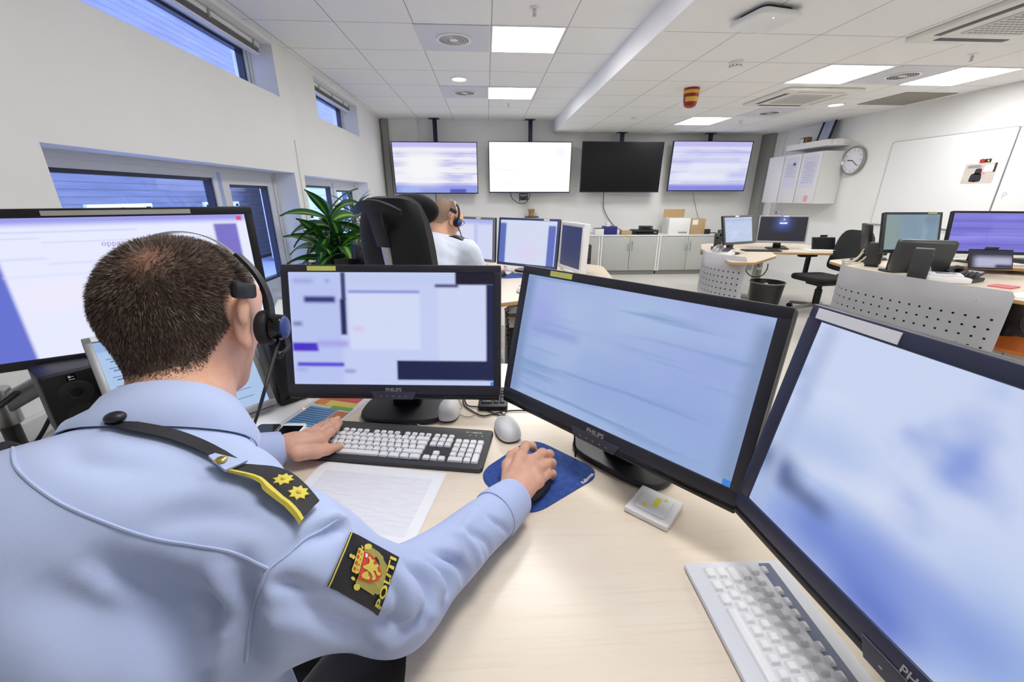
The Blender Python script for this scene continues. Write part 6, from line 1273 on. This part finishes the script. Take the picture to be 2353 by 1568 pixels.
    b=bmesh.new(); b.from_mesh(tm); bmesh.ops.subdivide_edges(b,edges=[e for e in b.edges if e.calc_length()>.25],cuts=2)
    ca,cb,cc,cd_=[Vector(c) for c in ((896,1352),(1146,596),(1046,548),(800,1302))]
    for v in b.verts:
        a=(v.co.x-x0)/(x1-x0); h=(v.co.y-y0)/(y1-y0); q=ca.lerp(cb,a).lerp(cd_.lerp(cc,a),h)+Vector((14,6))*math.sin(PI*a); v.co=pp(*st(q.x,q.y),.0024)
    g=G(); g.add(b); worn(g,'lettering',M_gold,pa,smooth=False)
# trousers
tr=SDF()
for h_,k_,a_ in ((RH,RK,RA),(LH,LK,LA)): tr.chain([h_,k_,a_+V3(0,0,-.03)],[.105,.078,.055],.04)
tr.cap(RH,LH,.115,.115,.05)
A,F=net(tr,axis([(-.72,.009),(.0,0)]),axis([(-.06,.009),(.85,0)]),axis([(.0,.009),(.72,0)])); A=relax(A,F,2); A=wrinkle(A,F,9,.005,24); np_mesh('trousers',A,F,[M_trous],person,PEL)
for a_ in (RA,LA):
    s=SDF(); s.cap(a_+V3(0,-.03,-.045),a_+FD*.18+V3(0,0,-.055),.042,.036,.02); s.cap(a_,a_+V3(0,0,-.04),.045,.045,.03); lo=a_-.28; hi=a_+.28
    A,F=net(s,axis([(lo[0],.008),(hi[0],0)]),axis([(lo[1],.008),(hi[1],0)]),axis([(.002,.008),(hi[2],0)])); np_mesh('shoe',A,F,[M_gloss],person,PEL)
# eyes
def eyes(Lh,person,org,sc=1):
    for q in (-1,1):
        g=G(); g.sph(Lh(q*.030,.084,.010),.0115*sc,n=10); o=worn(g,'eye',mat('eye_white',(226,222,216),.2),person,org); g=G(); g.sph(Lh(q*.030,.0925,.009),.0048*sc,n=8); worn(g,'iris',mat('iris',(60,70,80),.2),o,org)
        g=G(); g.tube([Lh(q*.016,.101,.026),Lh(q*.030,.102,.030),Lh(q*.044,.094,.027)],.003*sc,6); worn(g,'eyebrow',mat('brow',(70,52,40),.8),person,org)
eyes(Lh,person,PEL,1.055)
# ---------------------------------------------------------------- short hair
def hairline(th): return np.interp(np.abs(th),[0,.5,1.0,1.35,1.62,1.95,2.3,PI],[.072,.066,.038,.024,.020,-.030,-.064,-.078])
def hair(body,A,F,C,Hm,person,org,n,cols,length,whorl,thin,seed=3,cap=True,hs=1.0):
    rs=np.random.RandomState(seed); Q=(A-C)@Hm/hs; th=np.arctan2(Q[:,0],Q[:,1]+.012); N=vnormals(A,F); rad=np.linalg.norm(Q,axis=1)
    ear=(np.abs(Q[:,0])>.0715)&(Q[:,1]>-.048)&(Q[:,1]<.030)&(Q[:,2]<.036)
    ok=(Q[:,2]>hairline(th))&(rad<.14)&(Q[:,2]>-.1)&~ear
    fm=ok[F].all(1); FF=F[fm]; c=A[FF].mean(1); q=Q[FF].mean(1); ar=np.linalg.norm(np.cross(A[FF[:,2]]-A[FF[:,0]],A[FF[:,3]]-A[FF[:,1]]),axis=1)
    wl=np.array(whorl); wd=np.linalg.norm(q-wl,axis=1); edge=np.clip((q[:,2]-hairline(np.arctan2(q[:,0],q[:,1]+.012)))/.02,.12,1)
    w=ar*(1-thin*np.exp(-(wd/.030)**2))*(.15+.85*edge); w/=w.sum()
    pick=rs.choice(len(FF),n,p=w); t=rs.rand(n,2,1); f4=A[FF[pick]]; base=(f4[:,0]*(1-t[:,0])+f4[:,1]*t[:,0])*(1-t[:,1])+(f4[:,3]*(1-t[:,0])+f4[:,2]*t[:,0])*t[:,1]
    nn=N[FF[pick]].mean(1); nn/=np.linalg.norm(nn,axis=1)[:,None]; flow=(base-(C+Hm@wl)); flow-=nn*np.sum(flow*nn,1)[:,None]; flow/=np.linalg.norm(flow,axis=1)[:,None]+1e-9
    sw=np.cross(nn,flow); down=-np.tile(Hm[:,2],(n,1)); qz=q[pick]; isb=np.clip((.03-qz[:,2])/.06,0,1)[:,None]
    d1=nn*.75+flow*.55+sw*.22+down*isb*.55+rs.normal(size=(n,3))*.16; d1/=np.linalg.norm(d1,axis=1)[:,None]; d2=d1+flow*.45+down*.25*isb+rs.normal(size=(n,3))*.12; d2/=np.linalg.norm(d2,axis=1)[:,None]
    Ln=(length*(.55+.45*np.clip((qz[:,2]+.08)/.10,0,1))*(.7+.5*rs.rand(n))*edge[pick]**.5)[:,None]; side=np.cross(d1,rs.normal(size=(n,3))); side/=np.linalg.norm(side,axis=1)[:,None]; wv=.00042
    p0=base-nn*.0006; p1=base+d1*Ln*.5; p2=p1+d2*Ln*.5; V=np.stack([p0-side*wv,p0+side*wv,p1-side*wv*.8,p1+side*wv*.8,p2],1).reshape(-1,3); i=np.arange(n)[:,None]*5
    tri=np.concatenate([i+np.array([[0,1,3]]),i+np.array([[0,3,2]]),i+np.array([[2,3,4]])],0); 
    me=bpy.data.meshes.new('hair'); mi=rs.choice(len(cols),n,p=[.5,.3,.2][:len(cols)] if len(cols)==3 else None); tm_=np.concatenate([mi,mi,mi])
    if cap:
        o=len(V); FC=FF[edge>.75]; vi=np.unique(FC); mp=np.full(len(A),-1); mp[vi]=np.arange(len(vi))+o; V=np.concatenate([V,A[vi]+N[vi]*.0016]); ct=mp[FC]; t2=np.concatenate([ct[:,[0,1,2]],ct[:,[0,2,3]]]); keep=np.ones(len(t2),bool); tri=np.concatenate([tri,t2]); tm_=np.concatenate([tm_,np.full(len(t2),len(cols))])
    V=V-np.array(org); me.vertices.add(len(V)); me.vertices.foreach_set('co',V.astype(np.float32).ravel()); me.loops.add(tri.size); me.loops.foreach_set('vertex_index',tri.astype(np.int32).ravel()); me.polygons.add(len(tri)); me.polygons.foreach_set('loop_start',np.arange(0,tri.size,3,dtype=np.int32)); me.polygons.foreach_set('loop_total',np.full(len(tri),3,np.int32)); me.polygons.foreach_set('material_index',tm_.astype(np.int32)); me.update(calc_edges=True)
    for m in cols: me.materials.append(m)
    if cap: me.materials.append(capm)
    me.polygons.foreach_set('use_smooth',[True]*len(me.polygons)); return link('hair',me,person)
k=NT('hair_roots'); x,y,z=k.xyz(); wp=HC+Hm@np.array([.010,-.074,.066])-PEL; 
vm=k.nt.nodes.new('ShaderNodeVectorMath'); vm.operation='DISTANCE'; k.nt.links.new(k.tc.outputs['Object'],vm.inputs[0]); vm.inputs[1].default_value=tuple(wp); n=k.noise(k.tc.outputs['Object'],150,3); f=k.math('ADD',vm.outputs['Value'],k.math('MULTIPLY',n,.02))
k.put(k.b.inputs['Base Color'],k.mix(k.step(f,.018,.052),lin((158,112,92)),lin((76,59,50)))); k.b.inputs['Roughness'].default_value=.7; capm=k.m
hc=[mat('hair_brown',(72,57,48),.42),mat('hair_brown_mid',(102,82,68),.42),mat('hair_brown_light',(146,124,106),.4)]
hair(person,bodyA,bodyF,HC,Hm,person,PEL,30000,hc,.0105,(.010,-.074,.066),.75,hs=1.055)
# ---------------------------------------------------------------- headset
def headset(label,Lh,Hm,sc=1,boom=False,cable=None):
    c=Vector(Lh(0,0,0)); r=thing('headset',label,'headset',tuple(c))
    def P(x,y,z): return Vector(Lh(x,y,z))-c
    g=G(); g.strip([[P(.099*math.sin(a),-.012+.010*math.cos(a)+o,.012+.1045*math.cos(a)) for o in (-.005,0,.005)] for a in [R(-30+85*i/30) for i in range(31)]],.0012*sc); g.build('headband',mat('headband_steel',(200,200,196),.22,.9),r)
    g=G(); g.strip([[P(.1035*math.sin(a),-.004+.020*max(0,math.sin(a)-.7)*2.2+o,.006+.109*math.cos(a)) for o in (-.0075,0,.0075)] for a in [R(44+50*i/14) for i in range(15)]],.005*sc); g.build('slider',M_black,r)
    g=G(); g.box(P(.094,-.032,.036),(.012*sc,.050*sc,.022*sc),rot=Matrix(Hm.tolist()),bev=.005); g.build('temple_pad',M_black,r)
    g=G(); g.cyl(P(.088,.016,-.016),P(.103,.016,-.016),.027*sc,.026*sc,28,bev=.004); g.build('ear_cushion',mat('cushion_leatherette',(24,24,28),.6),r)
    g=G(); g.cyl(P(.103,.016,-.016),P(.121,.016,-.016),.021*sc,.019*sc,28,bev=.003); g.build('speaker_shell',M_gloss,r); g=G(); g.sph(P(.120,.016,-.016),(.005*sc,.017*sc,.017*sc),rot=Matrix(Hm.tolist())); g.build('blue_cap',mat('cap_blue',(46,66,130),.3),r)
    if boom: g=G(); g.tube([P(.105,.0,-.03),P(.10,.05,-.055),P(.07,.10,-.075)],.003*sc,8); g.sph(P(.066,.105,-.077),.009*sc,n=8); g.build('microphone_boom',M_black,r)
    else: g=G(); g.tube([P(.110,.030,-.024),P(.10,.07,-.048),P(.066,.116,-.066)],.0025*sc,8); g.sph(P(.062,.116,-.068),.007*sc,n=8); g.build('microphone_boom',M_black,r)
    if cable: g=G(); g.tube([P(.110,.016,-.036)]+[Vector(q)-c for q in cable],.0024*sc,8); g.build('cable',M_cable,r)
    return r
headset('black headset with a steel band worn by the near officer',Lh,Hm,cable=[at(606,905,d=.56),at(588,965,d=.60),at(566,1020,d=.74),at(552,1060,d=.9)])
mz=hp(1226,1052,.79); mouse('black computer mouse held under the near officer\'s right hand',(Kr[1][0]+Kr[2][0])/2+.004,(Kr[1][1]+Kr[2][1])/2-.005,R(-38),.098,.058,.034,M_black,DZ+.0026)
ch=chair('black office chair the near officer sits on',PEL[0],PEL[1]-.02,R(-21.7),back_h=.5,top=.98,seat_z=.455,tilt=10)
# ---------------------------------------------------------------- the second officer
H2=np.array(at(1024,502,y=2.62)); Hm2=headframe(46,24); NB2=H2+V3(-.045,-.055,-.135); F2=V3(.45,.89,0); S2=V3(.89,-.45,0)
R2=NB2+S2*.175+V3(.02,.01,-.06); L2=NB2-S2*.175+V3(-.02,.01,-.06); PE2=NB2+V3(-.10,-.26,-.56); PE2[2]=.56; C2=NB2+V3(-.035,-.07,-.12); A2=(C2*.5+PE2*.5)+V3(-.02,-.05,0)
RE2=R2+V3(.10,.10,-.22); RW2=V3(.07,3.20,.815); LE2=L2+V3(-.06,.20,-.20); LW2=L2+V3(.14,.42,-.20); LW2[2]=.82
b2=SDF(); Lh2=add_head(b2,H2,Hm2); b2.cap(NB2,Lh2(0,-.03,-.06),.062,.058,.03); b2.chain([PE2,A2,C2],[.125,.13,.14],.05,ax=F2,ratio=.7); b2.cap(R2,L2,.06,.06,.05); b2.chain([R2,RE2,RW2],[.05,.042,.027],.03); b2.chain([L2,LE2,LW2],[.05,.042,.027],.03)
d2=V3(.25,.95,0)/np.linalg.norm(V3(.25,.95,0)); s2=V3(d2[1],-d2[0],0)
def hand2(W,sgn):
    K=[W+d2*.085+s2*sgn*(.03-.02*i)*-1+V3(0,0,.006) for i in range(4)]; J=[[q+d2*.03+V3(0,0,.002),q+d2*.052+V3(0,0,-.008),q+d2*.068+V3(0,0,-.016)] for q in K]
    add_hand(b2,W,K,None,J,thumb=[W+d2*.02-s2*sgn*.025,W+d2*.045-s2*sgn*.042,W+d2*.068-s2*sgn*.048,W+d2*.085-s2*sgn*.048])
hand2(RW2,1); hand2(LW2,-1)
RH2,LH2=PE2+S2*.09,PE2-S2*.09; RK2,LK2=RH2+F2*.42,LH2+F2*.42
for h_,k_ in ((RH2,RK2),(LH2,LK2)): a_=k_+V3(0,.03,0); a_[2]=.09; b2.chain([h_,k_,a_],[.085,.058,.038],.03); b2.cap(a_+V3(0,0,-.05),a_+F2*.17+V3(0,0,-.055),.035,.03,.02)
lo=np.min([p[-2] for p in b2.P],axis=0)+.08; hi=np.max([p[-1] for p in b2.P],axis=0)-.08; hz=H2[2]
A,F=net(b2,axis([(lo[0],.012),(H2[0]-.14,.005),(hi[0],0)]),axis([(lo[1],.012),(H2[1]-.14,.005),(H2[1]+.14,.009),(hi[1],0)]),axis([(-.005,.014),(.79,.005),(.86,.011),(hz-.2,.005),(hz+.17,0)]))
A=relax(A,F,1,.4); per2=np_mesh('person',A,F,[M_skin],None,PE2); per2.location=PE2; tag(per2,'balding officer in a pale shirt working at the middle desk beside the tall chair','person'); b2A,b2F=A,F
s2_=SDF(); s2_.chain([PE2,A2,C2],[.16,.165,.17],.06,ax=F2,ratio=.75); s2_.cap(R2,L2,.074,.074,.07); s2_.cap(NB2+V3(-.005,-.02,-.03),(R2+NB2)/2,.068,.062,.05); s2_.cap(NB2+V3(-.005,-.02,-.03),(L2+NB2)/2,.068,.062,.05); s2_.chain([R2,RE2,RW2-d2*.03],[.070,.062,.04],.04); s2_.chain([L2,LE2,LW2-d2*.03],[.070,.062,.04],.04)
lo=np.min([p[-2] for p in s2_.P],axis=0)+.08; hi=np.max([p[-1] for p in s2_.P],axis=0)-.08
A,F=net(s2_,axis([(lo[0],.009),(hi[0],0)]),axis([(lo[1],.009),(hi[1],0)]),axis([(.5,.009),(hi[2],0)])); A=relax(A,F,2); A=wrinkle(A,F,12,.008,24); sB=bvh_of(A,F); sh2=np_mesh('shirt',A,F,[M_shirt2],per2,PE2)
n2=Vector(Lh2(0,-.03,-.06))-Vector(NB2); n2.normalize(); f2=Vector(F2); f2=(f2-n2*f2.dot(n2)).normalized(); r2=f2.cross(n2); rows=[]
for i in range(31):
    ph=R(-155+310*i/30); t=abs(ph)/PI; q=lambda r_,h_: Vector(NB2)+n2*h_+(r2*math.sin(ph)-f2*math.cos(ph))*r_
    rows.append([q(.068,.03-.02*t),q(.070,.05-.02*t),q(.078,.046-.02*t),q(.094,.012-.02*t),q(.098,.002-.02*t)])
g=G(); g.strip(rows,.003); worn(g,'collar',M_shirt2,sh2,PE2,ang=70)
P0=Vector(NB2).lerp(Vector(R2),.45)+Vector((0,-.01,.062)); P1=Vector(R2)+Vector((.01,-.005,.070)); pr_=Vector(F2)*.028; rows=[[P0.lerp(P1,t)+pr_*e+Vector((0,0,.012*math.sin(PI*t)-.018*t*t)) for e in (-1,0,1)] for t in (0,.25,.5,.75,1)]
g=G(); g.strip(rows,.006); worn(g,'epaulette',M_nylon,sh2,PE2)
tr=SDF(); tr.cap(RH2,LH2,.115,.115,.05)
for h_,k_ in ((RH2,RK2),(LH2,LK2)): a_=k_+V3(0,.03,0); a_[2]=.06; tr.chain([h_,k_,a_],[.105,.078,.055],.04)
lo=np.min([p[-2] for p in tr.P],axis=0)+.08; hi=np.max([p[-1] for p in tr.P],axis=0)-.08
A,F=net(tr,axis([(lo[0],.014),(hi[0],0)]),axis([(lo[1],.014),(hi[1],0)]),axis([(0,.014),(.74,0)])); np_mesh('trousers',relax(A,F,2),F,[M_trous],per2,PE2)
eyes(Lh2,per2,PE2)
capm=mat('cropped_hair_grey',(150,124,104),.7,var=.2,vscale=220)
_hl=hairline
def hairline(th): return np.interp(np.abs(th),[0,1.0,1.35,1.62,1.95,2.3,PI],[.3,.3,.02,.0,-.04,-.066,-.07])
hair(per2,b2A,b2F,H2,Hm2,per2,PE2,9000,[mat('hair_grey',(128,104,88),.6),mat('hair_grey_light',(156,130,110),.6),hc[1]],.006,(0,-.05,.10),.97,cap=True)
headset('dark headset with a thin band worn by the balding officer',Lh2,Hm2,boom=True)
g=G()
for q in (-1,1): g.tube([Lh2(q*.079,-.01,.012),Lh2(q*.078,.05,.016),Lh2(q*.066,.10,.012)],.0018,6)
for q in (-1,1): g.tube([Lh2(q*.030+.024*math.cos(2*PI*i/16),.107-.012*abs(math.cos(2*PI*i/16))*0-.004,.010+.016*math.sin(2*PI*i/16)) for i in range(16)],.0014,6,closed=True)
g.tube([Lh2(-.006,.108,.014),Lh2(0,.112,.017),Lh2(.006,.108,.014)],.0014,6)
o=g.build('eyeglasses',M_black); tag(o,'thin dark eyeglasses on the balding officer','glasses')
chair('tall black office chair with a winged top handle under the balding officer',PE2[0]+.125,PE2[1]-.02,R(-30),back_h=.74,back_w=.42,top=1.375,tilt=9,wing=True,head=True,seat_z=.455)
